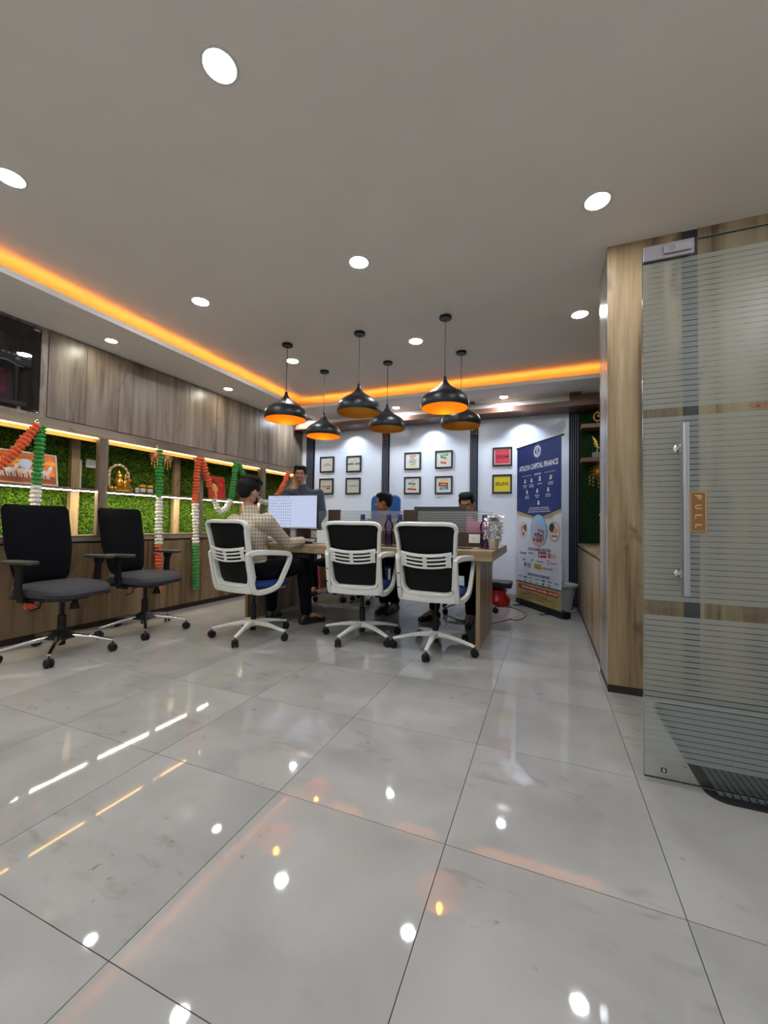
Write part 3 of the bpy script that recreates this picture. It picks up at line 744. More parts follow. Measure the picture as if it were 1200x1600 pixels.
for k in range(5): m.tube([(.0, 0, .10 + .02 * k), (.02 - .01 * k, 0, .12 + .024 * k), (-.035 - .004 * k, 0, .145 + .028 * k)], [.008, .009, .002], 6)
m.obj('wing', gold, t, smooth=True)
t = thing('hanging_star', 'orange star ornament with bells hanging from the lower alcove shelf', 'ornament', (.545, 5.10, 1.58))
m = MB()
for k in range(14):
    a = 2 * math.pi * k / 14; m.tube([(0, 0, 0), (.085 * math.cos(a), .004, .085 * math.sin(a))], [.004, .0025], 5)
m.obj('spikes', mat('copper_tinsel', (.7, .28, .08), .35, .4), t, smooth=True)
MB().sph((0, 0, 0), .014, 8).obj('centre_bead', gold, t, smooth=True)
MB().tube([(0, .003, .01), (0, .003, .145)], .0015, 5).obj('thread', gold, t)
for q in (-.085, -.05, .0):
    m = MB().tube([(q, 0, -.03), (q, 0, -.19 - q * .4)], .0015, 5)
    for z in (-.1, -.14, -.18): m.lathe([(.003, .014), (.011, 0), (.002, -.004)], (q, 0, z - q * .4), 6)
    m.obj('bell_string', gold, t, smooth=True)
t = thing('flower_stem', 'artificial yellow flowers half hidden by the oak column in the alcove', 'plant', (.60, 5.0, .76))
MB().lathe([(.03, 0), (.045, .05), (.03, .14), (.035, .16)], n=14).obj('vase', mat('grey_vase', (.3, .3, .28), .4), t, smooth=True)
m = MB()
for x, z in ((-.04, .33), (.0, .36), (-.02, .28), (.03, .42), (-.03, .23)): m.tube([(0, 0, .14), (x * .5, 0, (z + .14) / 2), (x, 0, z)], .003, 5)
m.sph((-.015, 0, .25), (.05, .006, .012), 8).sph((0, .01, .5), (.02, .006, .06), 8); m.obj('stems', mat('leaf_green', (.05, .12, .04), .6), t, smooth=True)
for x, z, r in ((-.04, .33, .018), (.0, .30, .022), (-.02, .36, .016)): MB().sph((x, 0, z), (r, r, r * .8), 10).obj('blossom', mat('yellow_petal', (.7, .5, .08), .5), t, smooth=True)

# glass door
GY = 1.83
t = thing('glass_door', 'large frosted striped glass door on the right with steel pull bar', 'door', (.352, GY, .012))
gp = obox('glass_pane', (0, 0, 0), (.92, .010, 2.045), glass_clear, t, bevel=.001)
MB().box((-.0015, .0, 0), (.0, .010, 2.045)).box((0, .0, 2.045), (.92, .010, 2.0465)).box((0, 0, -.0015), (.92, .01, 0)).obj('polished_edge', mat('glass_edge_green', (.12, .2, .18), .15), t)
P = Print(FACE_NEG_Y(.0006))
def band(z0, z1, pitch=.0207, gap=.0032):
    n = int((z1 - z0) / pitch)
    for k in range(n): P.rect(.46, z0 + pitch * (k + .5), .92, pitch - gap)
band(1.402, 1.985); band(.667, 1.372); band(.075, .632)
fo = P.obj('frosted_film', frost, t); fo['kind'] = 'stuff'
m = MB().box((0, -.014, 1.985), (.165, -.0005, 2.043)).box((0, .0105, 1.985), (.165, .022, 2.043)); m.obj('corner_patch', mat('patch_steel', (.42, .40, .44), .38, .9), t, bevel=.002)
lk = obox('lock_body', (.065, -.022, 1.998), (.155, -.014, 2.03), mat('patch_steel2', (.45, .43, .47), .4, .9), t, bevel=.002)
MB().lathe([(.010, 0), (.010, .004), (.004, .005)], n=16, M=Matrix.Translation((.092, -.022, 2.014)) @ Matrix.Rotation(R_(90), 4, 'X')).obj('keyhole', chrome, lk, smooth=True)
h = MB().tube([(.118, -.062, .70), (.118, -.062, 1.328)], 0, 12, prof=(.034, .022)).obj('pull_bar', steel, t, smooth=True)
MB().box((.113, -.0745, .702), (.116, -.0728, 1.326)).box((.1195, -.0745, .702), (.1225, -.0728, 1.326)).obj('groove', mat('steel_groove', (.25, .25, .27), .4, 1), h)
for z_ in (1.245, .775):
    MB().tube([(.112, -.062, z_), (.112, .03, z_)], .008, 12).lathe([(.016, 0), (.016, .006), (.008, .008)], n=16, M=Matrix.Translation((.112, -.0006, z_)) @ Matrix.Rotation(R_(90), 4, 'X')).obj('standoff', chrome, t, smooth=True)
sg = obox('pull_sign', (.147, -.0055, .93), (.199, -.0006, 1.082), mat('bronze_sign', (.26, .13, .045), .4, .3), t, bevel=.002, label='bronze PULL sign')
pm = mat('sign_gold', (.62, .40, .16), .45)
P = Print(FACE_NEG_Y(.0058)); x0, x1, y0, y1 = .149, .197, .932, 1.08
P.rect(.173, y0 + .001, .048, .002).rect(.173, y1 - .001, .048, .002).rect(x0 + .001, 1.006, .002, .148).rect(x1 - .001, 1.006, .002, .148)
for k, ch in enumerate('PULL'): P.text(ch, .173, 1.060 - .036 * k, .016, .02, 0, -math.pi / 2)
P.obj('sign_lettering', pm, sg)
P = Print(FACE_NEG_Y(.0007)); P.rect(.062, .034, .018, .018); a = P.obj('glass_mark', ink_black, t)
P = Print(FACE_NEG_Y(.0009)); P.text('S', .062, .034, .009, .012); P.obj('mark_letter', print_white, t)
P = Print(FACE_NEG_Y(.0007)); cx_ = .352
for q in (-1, 1): P.ring(cx_ + q * .011, 1.388, .008, .006, .0018).ring(cx_ + q * .022, 1.391, .005, .004, .0015)
P.rect(cx_, 1.384, .012, .004).rect(cx_, 1.39, .005, .009); P.obj('red_emblem', mat('emblem_red', (.3, .05, .04), .5), t)
# doormat
t = thing('doormat', 'black rubber doormat with ribbed grey top under the glass door', 'mat', (.535, 1.775, 0), 0)
def rr(x0, y0, x1, y1, r, n=6):
    o = []
    for cx, cy, a0 in ((x1 - r, y1 - r, 0), (x0 + r, y1 - r, 90), (x0 + r, y0 + r, 180), (x1 - r, y0 + r, 270)):
        for k in range(n + 1):
            a = R_(a0 + 90 * k / n); o.append((cx + r * math.cos(a), cy + r * math.sin(a)))
    return o
MB().prism(rr(0, 0, .95, .86, .07), 0, .007).obj('rubber_base', rubber, t, bevel=.002)
m = MB()
k = 0
for k in range(38):
    x = .04 + .023 * k; m.box((x, .035, .007), (x + .016, .825, .0105))
m.obj('ribs', mat('grey_pile', (.075, .09, .095), .95, bump=.4, bscale=300), t)['kind'] = 'stuff'

# ================================================================== BACK WALL PICTURES
fr_black = mat('frame_black', (.012, .011, .012), .35)
cream = mat('cream_paper', (.52, .50, .43), .6); paper = mat('white_paper', (.62, .63, .60), .6)
fx = [(-3.215, 1.720, 'cream print with brown IDEAS lettering, top left of the framed prints', 'cream'), (-2.762, 1.712, 'cream print with a dark stripe and small round emblem, upper second print', 'cream'),
      (-3.22, 1.388, 'cream print with red and black DREAMS lettering, lower left of the prints', 'cream'), (-2.768, 1.385, 'cream print with one thin dark word, lower second print', 'cream'),
      (-1.85, 1.714, 'white print with a tall stack of short coloured bars, upper left colourful print', 'p'), (-1.407, 1.717, 'white print with green, blue and yellow strokes, upper right colourful print', 'p'),
      (-1.85, 1.373, 'white print with yellow, blue and dark red strokes, lower left colourful print', 'p'), (-1.407, 1.370, 'white print with maroon and blue strokes, lower right colourful print', 'p'),
      (-.644, 1.718, 'framed red print reading DREAM', 'red'), (-.645, 1.367, 'framed yellow print reading BELIEVE', 'yel')]
inks = {'r': mat('ink_red', (.5, .03, .02), .5), 'g': mat('ink_green', (.12, .3, .02), .5), 'b': mat('ink_blue', (.01, .16, .33), .5), 'y': mat('ink_yellow', (.75, .5, .02), .5), 'm': mat('ink_maroon', (.3, .012, .04), .5),
        'k': ink_black, 'n': mat('ink_brown', (.22, .09, .05), .5), 't': mat('ink_teal', (.02, .25, .14), .5), 'w': print_white, 'gr': mat('ink_grey', (.12, .13, .10), .5)}
for i, (x, z, lab, kind) in enumerate(fx):
    t = thing('framed_print', lab, 'picture', (x, BW - .005, z), 0)
    W = .242; f = .02
    MB().box((0, -.022, 0), (W, 0, f)).box((0, -.022, W - f), (W, 0, W)).box((0, -.022, f), (f, 0, W - f)).box((W - f, -.022, f), (W, 0, W - f)).obj('frame', fr_black, t, bevel=.0015)
    bgm = {'cream': cream, 'p': paper, 'red': mat('paper_cream_edge', (.62, .45, .40), .6), 'yel': mat('paper_yellow_edge', (.6, .55, .25), .6)}[kind]
    obox('print_sheet', (f, -.012, f), (W - f, -.004, W - f), bgm, t)
    c = W / 2
    def ink(key, fn, dz=.0125, name='printed_lettering'):
        P = Print(FACE_NEG_Y(dz)); fn(P); P.obj(name, inks[key], t)
    if i == 0: ink('n', lambda P: P.text('GREAT', c + .01, c + .018, .07, .014).text('IDEAS', c + .01, c - .008, .12, .028))
    if i == 1:
        ink('gr', lambda P: P.rect(c, c, W - 2 * f, .026), name='stripe'); ink('w', lambda P: P.ring(c + .012, c - .004, .017, .02, .006), .013); ink('n', lambda P: P.text('STAY', c + .02, c + .05, .03, .012).text('BUSY', c - .03, c + .03, .05, .012))
    if i == 2: ink('r', lambda P: P.text('DREAMS', c, c, .15, .03)); ink('k', lambda P: P.rect(c + .03, c - .032, .065, .016), name='stripe')
    if i == 3: ink('gr', lambda P: P.text('motivation', c, c + .005, .15, .022))
    if i == 4:
        for k, (key, w_) in enumerate(zip('rntmgy', (.09, .06, .11, .10, .08, .12))):
            ink(key, lambda P: P.rect(c + .004 * (-1) ** k, W - .052 - .028 * k, w_, .012, 0, .03 * (-1) ** k), name='stroke')
    if i == 5:
        for k, (key, w_, hh) in enumerate((('g', .11, .03), ('b', .08, .022), ('y', .12, .018), ('r', .08, .022))):
            ink(key, lambda P: P.rect(c + .004 * (-1) ** k, W - .065 - .034 * k, w_, hh, 0, .12 * (-1) ** k), name='stroke')
        ink('w', lambda P: P.text('SUCCESS', c, W - .066, .07, .012).text('NOW', c, W - .134, .05, .01), .0132)
    if i == 6:
        for k, (key, w_, hh) in enumerate((('y', .045, .02), ('b', .10, .03), ('y', .07, .02), ('r', .13, .024))):
            ink(key, lambda P: P.rect(c + .006 * (-1) ** k, W - .06 - .038 * k, w_, hh, 0, .08 * (-1) ** k), name='stroke')
        ink('w', lambda P: P.text('START', c, W - .098, .06, .014), .0132)
    if i == 7:
        for k, (key, w_, hh) in enumerate((('y', .10, .02), ('m', .13, .055), ('b', .12, .035))):
            ink(key, lambda P: P.rect(c + .004 * (-1) ** k, W - .062 - .052 * k, w_, hh, 0, .06 * (-1) ** k), name='stroke')
        ink('y', lambda P: P.text('WORK', c, W - .113, .09, .025), .0132); ink('w', lambda P: P.text('HARD', c, W - .166, .07, .015), .0132)
    if i == 8:
        P = Print(FACE_NEG_Y(.0123)); P.rect(c, c, .18, .18); P.obj('coloured_ground', mat('red_ground', (.52, .035, .06), .5), t); ink('k', lambda P: P.text('DREAM', c, c, .15, .042), .0128)
    if i == 9:
        P = Print(FACE_NEG_Y(.0123)); P.rect(c, c, .18, .18); P.obj('coloured_ground', mat('yellow_ground', (.72, .56, .01), .5), t); ink('k', lambda P: P.text('BELiEVE', c, c, .155, .044), .0128)
# wall hangings near the striped strips
for i, (x, z) in enumerate(((-2.13, 2.22), (-.87, 2.25))):
    t = thing('hanging_charm', ['small red and gold hanging charm on the second striped strip under the beam', 'small red and gold hanging charm on the third striped strip under the beam'][i], 'ornament', (x, 5.30, z))
    MB().tube([(0, 0, .0), (0, 0, .118)], .0015, 5).obj('thread', gold, t)
    m = MB()
    for k in range(10):
        a = 2 * math.pi * k / 10; m.tube([(0, 0, 0), (.04 * math.cos(a), 0, .04 * math.sin(a))], .003, 5)
    m.obj('spikes', inks['r'], t)
    for q in (-.03, 0, .03):
        m = MB().tube([(q, 0, -.02), (q, 0, -.11)], .0015, 5); m.lathe([(.003, .014), (.010, 0), (.002, -.004)], (q, 0, -.11), 6).lathe([(.003, .014), (.010, 0), (.002, -.004)], (q, 0, -.07), 6); m.obj('bell_string', gold, t)

# ================================================================== ROLL-UP BANNER
bx, by = (-.337, 5.27), (.158, 4.56)
ang = math.atan2(by[1] - bx[1], by[0] - bx[0]); BL = .8655
t = thing('rollup_banner', 'tall blue and white roll-up banner reading ATULYA CAPITAL FINANCE', 'banner', (bx[0], bx[1], 0), ang)
MB().tube([(-.005, .045, .04), (BL + .01, .045, .04)], 0, 12, prof=(.10, .07), up=(0, 0, 1)).obj('cassette', black_plastic, t, smooth=True)
MB().box((.10, -.10, 0), (.13, .16, .008)).obj('foot', black_plastic, t, bevel=.002); MB().box((.62, -.10, 0), (.65, .16, .008)).obj('foot', black_plastic, t, bevel=.002)
MB().tube([(.43, .03, .05), (.43, .03, 1.91)], .008, 8).obj('support_pole', steel, t, smooth=True)
obox('top_rail', (-.008, -.006, 1.90), (BL + .008, .016, 1.92), black_plastic, t, bevel=.003)
# slightly rippled sheet
m = MB(); nx, nz = 24, 20; V = []
for j in range(nz + 1):
    for i in range(nx + 1):
        x = .012 + (BL - .024) * i / nx; z = .075 + 1.83 * j / nz
        V.append(m.bm.verts.new((x, .0035 * math.sin(x * 22) * math.sin(math.pi * j / nz), z)))
for j in range(nz):
    for i in range(nx): m.bm.faces.new((V[j * (nx + 1) + i], V[j * (nx + 1) + i + 1], V[(j + 1) * (nx + 1) + i + 1], V[(j + 1) * (nx + 1) + i]))
m.obj('printed_sheet', mat('banner_white', (.50, .53, .60), .35), t, smooth=True)
F = lambda d: Matrix.Translation((0, -.0045, 0)) @ FACE_NEG_Y(d)
blue_i = mat('banner_blue', (.004, .018, .125), .3); gold_i = mat('banner_gold', (.32, .26, .09), .4); wi = print_white; nav_i = mat('banner_navy_text', (.02, .03, .08), .5)
mx_ = BL / 2
P = Print(F(0)); P.poly([(.012, 1.10), (mx_ + .03, 1.02), (BL - .012, 1.10), (BL - .012, 1.14), (mx_ + .03, 1.05), (.012, 1.14)]); P.obj('gold_chevron', gold_i, t)
Print(F(0)).rect(mx_, .18, BL - .024, .206).obj('gold_footer', gold_i, t)
P = Print(F(.0003)); P.poly([(.012, 1.138), (mx_ + .03, 1.045), (BL - .012, 1.138), (BL - .012, 1.9), (.012, 1.9)]); P.obj('blue_panel', blue_i, t)
P = Print(F(.0006))
P.ring(.43, 1.81, .062, .062, .016)
for k in range(16):
    a = 2 * math.pi * k / 16; P.rect(.43 + .07 * math.cos(a), 1.81 + .07 * math.sin(a), .012, .008, 0, a)
P.text('S', .43, 1.81, .045, .07); P.obj('company_emblem', wi, t)['kind'] = 'stuff'
Print(F(.0006)).text('ATULYA CAPITAL FINANCE', .432, 1.645, .74, .062).obj('heading_lettering', wi, t)['kind'] = 'stuff'
P = Print(F(.0006))
P.rect(.22, 1.549, .20, .003).rect(.66, 1.549, .20, .003).text('SERVICES', .44, 1.549, .12, .018)
for x, z, c1, c2 in ((.188, 1.49, 'PERSONAL', 'LOAN'), (.319, 1.49, 'BUSINESS', 'INSURANCE'), (.481, 1.49, 'HOME LOAN', ''), (.676, 1.49, 'LOAN', 'AGAINST PROPERTY'), (.229, 1.36, 'CREDIT', 'ASSISTANCE'), (.433, 1.36, 'MUTUAL', 'FUND'), (.633, 1.36, 'INSURANCE', 'LIFE, CAR')):
    P.text(c1, x, z - .055, .085, .013)
    if c2: P.text(c2, x, z - .077, .09 if len(c2) > 5 else .05, .013)
for k, s_ in enumerate(('GET FAST APPROVAL AND SERVICE', 'QUICK PROCESS WITH LOW INTEREST', 'SIMPLE PAPERWORK AND HONEST ADVICE')): P.text(s_, .46, 1.162 - .022 * k, .36 + .03 * k, .012)
P.obj('caption_lettering', wi, t)['kind'] = 'stuff'
P = Print(F(.0007)); ig = P
for x, z in ((.188, 1.49), (.319, 1.49), (.481, 1.49), (.676, 1.49), (.229, 1.36), (.433, 1.36), (.633, 1.36), (.458, 1.223)):
    P.oval(x, z + .008, .014, .014, 0, 10); P.rect(x, z - .015, .038, .02)
P.rect(.690, 1.50, .03, .014).poly([(.46, 1.495), (.481, 1.53), (.505, 1.495)])
P.obj('service_icons', mat('icon_cream', (.5, .5, .36), .5), t)
def blob(x, y, rx, ry, key, a, dz): Print(F(dz)).oval(x, y, rx, ry).obj('printed_photo', a, t)
for (x, y, rx, ry) in ((.455, .905, .155, .182), (.155, .906, .092, .10), (.738, .90, .095, .106)):
    Print(F(.0008)).oval(x, y, rx, ry).obj('oval_border', gold_i, t)
    Print(F(.0009)).oval(x, y, rx - .008, ry - .008).obj('oval_photo', mat('photo_sky', (.22, .42, .72), .5) if rx > .1 else mat('photo_pale', (.5, .46, .45), .5), t)
P = Print(F(.001)); P.oval(.455, .80, .11, .07).poly([(.36, .93), (.5, .86), (.58, .8), (.56, .76), (.42, .78)]).oval(.43, .96, .05, .04); P.obj('photo_skin', mat('photo_pink', (.5, .3, .3), .5), t)
P = Print(F(.0011)); P.rect(.5, .90, .12, .02, 0, -.3).rect(.55, .86, .02, .1).oval(.155, .86, .03, .02).oval(.16, .94, .03, .025, 0).rect(.7, .93, .03, .07); P.obj('photo_red', mat('photo_dark_red', (.3, .06, .05), .5), t)
P = Print(F(.0012))
for x, y in ((.40, .86), (.46, .87), (.51, .85), (.38, .80), (.44, .79), (.5, .795)): P.oval(x, y, .018, .016, 0, 8)
P.oval(.70, .94, .045, .05).oval(.20, .93, .02, .05).rect(.74, .85, .1, .012); P.obj('photo_dark', mat('photo_ink', (.03, .025, .04), .5), t)
P = Print(F(.0013)); P.oval(.76, .91, .035, .03).oval(.13, .92, .03, .04); P.obj('photo_face', mat('photo_face', (.5, .25, .16), .5), t)
P = Print(F(.0008)); P.text('OUR CHANNEL PARTNERS', .47, .69, .42, .032).text('OUR INSURANCE PARTNERS', .46, .394, .42, .032)
P.text('Piramal', .15, .632, .13, .028).text('POONAWALLA', .32, .64, .10, .022).text('Tata', .17, .56, .06, .028).text('L&T', .34, .56, .05, .028).text('INDIA SHELTER', .49, .556, .13, .016)
P.text('SMFG', .28, .508, .07, .02).text('CREDIT', .28, .48, .07, .016).text('HERO FINCORP', .63, .49, .17, .02)
for k, s_ in enumerate(('Care', 'HDFC', 'Niva Bupa', 'Bajaj', 'SBI', 'TATA', 'Reliance')): P.text(s_, .09 + .115 * k, .35, .075, .018)
for k, s_ in enumerate(('Star', 'Digit', 'Acko', 'LIC', 'Max')): P.text(s_, .20 + .115 * k, .31, .055, .018)
P.obj('dark_lettering', nav_i, t)
P = Print(F(.0008)); P.rect(.53, .638, .145, .062); P.obj('maroon_logo', mat('logo_maroon', (.28, .02, .05), .5), t)
P = Print(F(.0008)); P.rect(.45, .497, .145, .06); P.obj('yellow_logo', mat('logo_yellow', (.5, .33, .03), .5), t)
P = Print(F(.001)); P.text('AXIS BANK', .55, .638, .09, .018).poly([(.47, .62), (.487, .66), (.504, .62)]); P.obj('logo_lettering', wi, t)
P = Print(F(.001)); P.text('MUTHOOT', .45, .505, .10, .02).rect(.45, .482, .12, .008); P.obj('logo_dark_lettering', nav_i, t)
P = Print(F(.0008)); P.oval(.655, .638, .024, .03).ring(.64, .558, .022, .026, .008).text('Protium', .73, .558, .1, .022).text('Home', .73, .65, .07, .016).text('Finance', .73, .625, .08, .014); P.obj('red_logos', mat('logo_red', (.5, .08, .06), .5), t)
P = Print(F(.0008)); P.oval(.20, .50, .024, .026).rect(.55, .312, .02, .03); P.obj('blue_logos', mat('logo_blue', (.02, .15, .35), .5), t)
P = Print(F(.0009)); P.poly(rr(.05, .205, BL - .05, .255, .024)); P.obj('red_bar', mat('bar_red', (.35, .015, .02), .5), t)
P = Print(F(.0011)); P.text('TRANSPARENCY, NO CIBIL, NO BIAS', .46, .23, .68, .026); P.obj('bar_lettering', wi, t)['kind'] = 'stuff'
P = Print(F(.0009)); P.text('FOR MORE DETAILS CALL US', .42, .175, .40, .016).text('SECOND FLOOR, MAIN MARKET ROAD', .43, .148, .62, .014).text('CITY CENTRE', .43, .122, .3, .012); P.obj('address_lettering', nav_i, t)
Print(F(.0007)).rect(mx_, .287, BL - .024, .012).obj('dark_line', nav_i, t)

# ================================================================== PENDANTS
prof = [(.186, 0), (.191, .02), (.190, .05), (.178, .085), (.148, .115), (.108, .140), (.072, .162), (.045, .185), (.027, .208), (.017, .228), (.012, .245)]
gold_in = mat('gold_leaf_inside', (.85, .42, .05), .45, .35)
def pendant(x, y, lit, lab, rim=1.905, s=1.0):
    t = thing('pendant_lamp', lab, 'lamp', (x, y, rim), 0, 'black pendant lamps over the desk')
    P2 = [(r * s, z * s) for r, z in prof]; top = P2[-1][1]
    inner = [(r - .003, z) for r, z in P2]
    MB().lathe(P2, n=48, cap=False).lathe([(P2[0][0], 0), (inner[0][0], 0)], n=48, cap=False).obj('shade', black_matte, t, smooth=True)
    MB().lathe(inner[:-1], n=48, cap=False).obj('gold_lining', gold_in, t, smooth=True)
    MB().lathe([(.013, top), (.013, top + .012), (.004, top + .02)], n=14).obj('cord_grip', black_plastic, t, smooth=True)
    MB().tube([(0, 0, top + .01), (0, 0, H - rim - .02)], .0028, 8).obj('cord', black_plastic, t)
    MB().lathe([(.045, H - rim - .022), (.05, H - rim - .018), (.05, H - rim)], n=28).obj('canopy', black_matte, t, smooth=True)
    MB().lathe([(.016, .20 * s), (.016, .17)], n=14).obj('bulb_holder', black_plastic, t, smooth=True)
    MB().lathe([(.003, .085), (.014, .088), (.024, .105), (.024, .125), (.014, .155), (.012, .17)], n=18).obj('bulb', em_bulb if lit else mat('amber_bulb_off', (.3, .17, .06), .1), t, smooth=True)
pendant(-2.263, 3.136, True, 'lit black pendant at the far left front, nearest the oak cabinets', 1.913, 1.03)
pendant(-1.524, 3.162, False, 'unlit black pendant in the middle of the front row', 1.918, .99)
pendant(-.756, 3.152, True, 'lit black pendant at the right, lowest and largest in view', 1.885, 1.0)
pendant(-2.275, 3.843, True, 'lit black pendant in the back row at left', 1.903, 1.0)
pendant(-1.526, 3.849, False, 'unlit black pendant in the middle of the back row', 1.93, .99)
pendant(-.765, 3.858, False, 'unlit black pendant at the back right, partly behind the lit one', 1.905, .99)

# ================================================================== DESK
TZ = .757; YF, YB = 3.12, 4.33; XL, XR = -2.75, -.372
t = thing('shared_desk', 'long oak workstation desk with dark brown divider base', 'desk', (0, 0, 0))
MB().box((XL, YF, TZ - .025), (XR, YB, TZ)).obj('desktop', wood_warm_x, t, bevel=.0015)
MB().box((XL, YF, TZ - .075), (XR, YF + .02, TZ - .026)).box((XR - .02, YF + .02, TZ - .075), (XR, YB, TZ - .026)).obj('apron', wood_warm_x, t, bevel=.001)
obox('side_panel', (-.497, 3.155, 0), (-.467, 3.93, TZ - .026), wood_warm, t, bevel=.001)
obox('side_panel', (-2.70, 3.155, 0), (-2.67, 4.2, TZ - .026), wood_warm, t, bevel=.001)
obox('cross_beam', (-2.66, 3.70, .62), (-.50, 3.73, TZ - .026), dark_wood, t)
PY = 3.70
obox('divider_base', (-2.66, PY - .02, TZ), (-.47, PY + .02, .885), dark_wood, t, bevel=.001)
for a, b in ((-2.70, -2.58), (-2.10, -1.975), (-1.275, -1.14)):
    obox('divider_post', (a, PY - .022, TZ), (b, PY + .022, 1.092), dark_wood, t, bevel=.001)
for a, b in ((-2.58, -2.10), (-1.975, -1.275), (-1.14, -.44)):
    g = obox('divider_glass', (a, PY - .004, .885), (b, PY + .004, 1.088), glass_clear, t)
    P = Print(FACE_NEG_Y(-(PY - .0046)))
    for k in range(9): P.rect((a + b) / 2, .898 + .0215 * k, (b - a), .0165)
    P.obj('frosted_stripes', frost_desk, g)
for x in (-.645, -1.68, -2.30):
    p = obox('socket_plate', (x, PY - .028, .795), (x + .10, PY - .0205, .872), white_plastic, t, bevel=.002)
    Print(FACE_NEG_Y(-(PY - .0284))).rect(x + .03, .84, .006, .006).rect(x + .045, .83, .006, .008).rect(x + .03, .815, .006, .006).obj('socket_holes', ink_black, p)
    obox('cable_port', (x + .0, PY - .20, TZ), (x + .10, PY - .12, TZ + .004), white_plastic, t, bevel=.001)

def pedestal(x, y, lab):
    t = thing('drawer_pedestal', lab, 'cabinet', (x, y, 0))
    obox('body', (-.2, -.25, .03), (.2, .25, .58), wood_warm, t)
    for k in range(3): obox('drawer_front', (-.198, -.265, .04 + .18 * k), (.198, -.251, .215 + .18 * k), wood_warm, t, bevel=.001)
    obox('plinth', (-.19, -.24, 0), (.19, .24, .03), plinth_m, t)
pedestal(-2.66, 5.095, 'oak drawer pedestal standing behind the desk near the pink bin')
t = thing('waste_bin', 'dark pink plastic bin standing by the back wall beside the drawer pedestal', 'bin', (-2.96, 5.12, 0))
MB().lathe([(.085, 0), (.09, .004), (.115, .32), (.12, .33), (.115, .335), (.11, .32), (.086, .01)], n=24).obj('body', mat('pink_plastic', (.28, .03, .10), .4), t, smooth=True)

# things on the desk
def bottle(x, y, lab):
    t = thing('water_bottle', lab, 'bottle', (x, y, TZ), 0, 'purple water bottles on the desk')
    MB().lathe([(.034, 0), (.037, .006), (.037, .12), (.032, .135), (.037, .15), (.041, .175), (.038, .20), (.026, .225), (.018, .235), (.018, .243)], n=24).obj('body', purple_plastic, t, smooth=True)
    MB().lathe([(.022, .238), (.0225, .24), (.0225, .282), (.02, .287)], n=20).obj('cap', purple_cap, t, smooth=True)
    MB().lathe([(.033, .004), (.0335, .006), (.0335, .105), (.033, .107)], n=20).obj('water', glass_material('purple_water', (.75, .6, .95), .05), t, smooth=True)
bottle(-.485, 3.52, 'purple water bottle beside the silver tinsel plant at the right desk end')
bottle(-1.362, 3.52, 'purple water bottle standing between the two empty white chairs')
bottle(-1.27, 3.57, 'purple water bottle by the dark post behind the right white chair')
bottle(-1.64, 3.54, 'purple water bottle whose cap shows above the middle white chair')
# silver tinsel plant
t = thing('tinsel_plant', 'silver tinsel plant in a crinkled silver pot on the right desk corner', 'plant', (-.405, 3.47, TZ))
silver = mat('silver_foil', (.78, .78, .77), .3, .9)
MB().lathe([(.034, 0), (.036, .003), (.046, .085), (.05, .09), (.046, .092), (.036, .08)], n=28, wob=lambda a, z: 1 + .05 * math.sin(a * 9)).obj('pot', silver, t, smooth=True)
m = MB(); rg = random.Random(5)
for k in range(800):
    z = .085 + .17 * rg.random(); a = rg.random() * 6.283; r0 = .012; L = .022 + .042 * rg.random(); s_ = .004 + .005 * rg.random()
    c = Vector((math.cos(a), math.sin(a), rg.uniform(-.5, .7))); p = Vector((r0 * c.x, r0 * c.y, z)) + c * L
    q = Vector((rg.uniform(-1, 1), rg.uniform(-1, 1), rg.uniform(-1, 1))).normalized(); u = c.cross(q).normalized() * s_
    m.bm.faces.new([m.bm.verts.new(v) for v in (p - u, p + c * s_ * 1.8, p + u, p - c * s_)])
o = m.obj('tinsel_leaves', silver, t); o['kind'] = 'stuff'
MB().tube([(0, 0, .05), (0, 0, .25)], .008, 8).obj('stem', silver, t)
MB().lathe([(.03, .235), (.036, .24), (.036, .262), (.01, .265)], n=14, wob=lambda a, z: 1 + .15 * math.sin(a * 5)).obj('dark_crown', mat('brown_foil', (.08, .06, .055), .3, .7), t, smooth=True)
for k, (mm, lab) in enumerate(((inks['r'], 'red book under the stack behind the silver plant'), (mat('dark_red_cover', (.2, .02, .02), .5), 'dark red book in the middle of the stack behind the silver plant'), (mat('green_cover', (.02, .06, .05), .5), 'dark green notebook on top of the stack behind the silver plant'))):
    t = thing('book', lab, 'book', (-.44, 3.60, TZ + .021 * k + .0), R_(4 * k), 'stack of books behind the silver plant')
    MB().box((-.055, -.08, 0), (.055, .08, .002)).box((-.055, -.08, .0185), (.055, .08, .0205)).box((-.055, -.08, .002), (-.0525, .08, .0185)).obj('cover', mm, t)
    obox('pages', (-.052, -.077, .002), (.051, .077, .0185), paper, t)

def monitor(x, y, rz, w_, h, lab, zc, face=True):
    t = thing('monitor', lab, 'monitor', (x, y, TZ), rz)
    z0 = zc - h / 2
    obox('housing', (-w_ / 2, -.012, z0), (w_ / 2, .02, z0 + h), mat('monitor_black', (.03, .032, .036), .3), t, bevel=.003)
    obox('rear_bulge', (-w_ / 4, .02, z0 + .05), (w_ / 4, .045, z0 + h - .06), MATS['monitor_black'], t, bevel=.006)
    MB().box((-.03, .01, .012), (.03, .04, zc)).obj('stand_neck', mat('stand_grey', (.3, .3, .32), .4), t, bevel=.003)
    MB().prism(rr(-.12, -.09, .12, .10, .02), 0, .012).obj('stand_foot', MATS['stand_grey'], t, bevel=.002)
    return t, z0
t, z0 = monitor(-2.43, 3.52, R_(3), .585, .345, 'wide monitor showing a pale screen of small icons in front of the seated man', .312)
s_ = obox('screen', (-.285, -.0145, z0 + .012), (.285, -.0125, z0 + .333), em_screen, t)
MB().box((-.2925, -.0135, z0), (.2925, -.012, z0 + .012)).obj('silver_chin', mat('silver_plastic', (.42, .42, .46), .35), t)
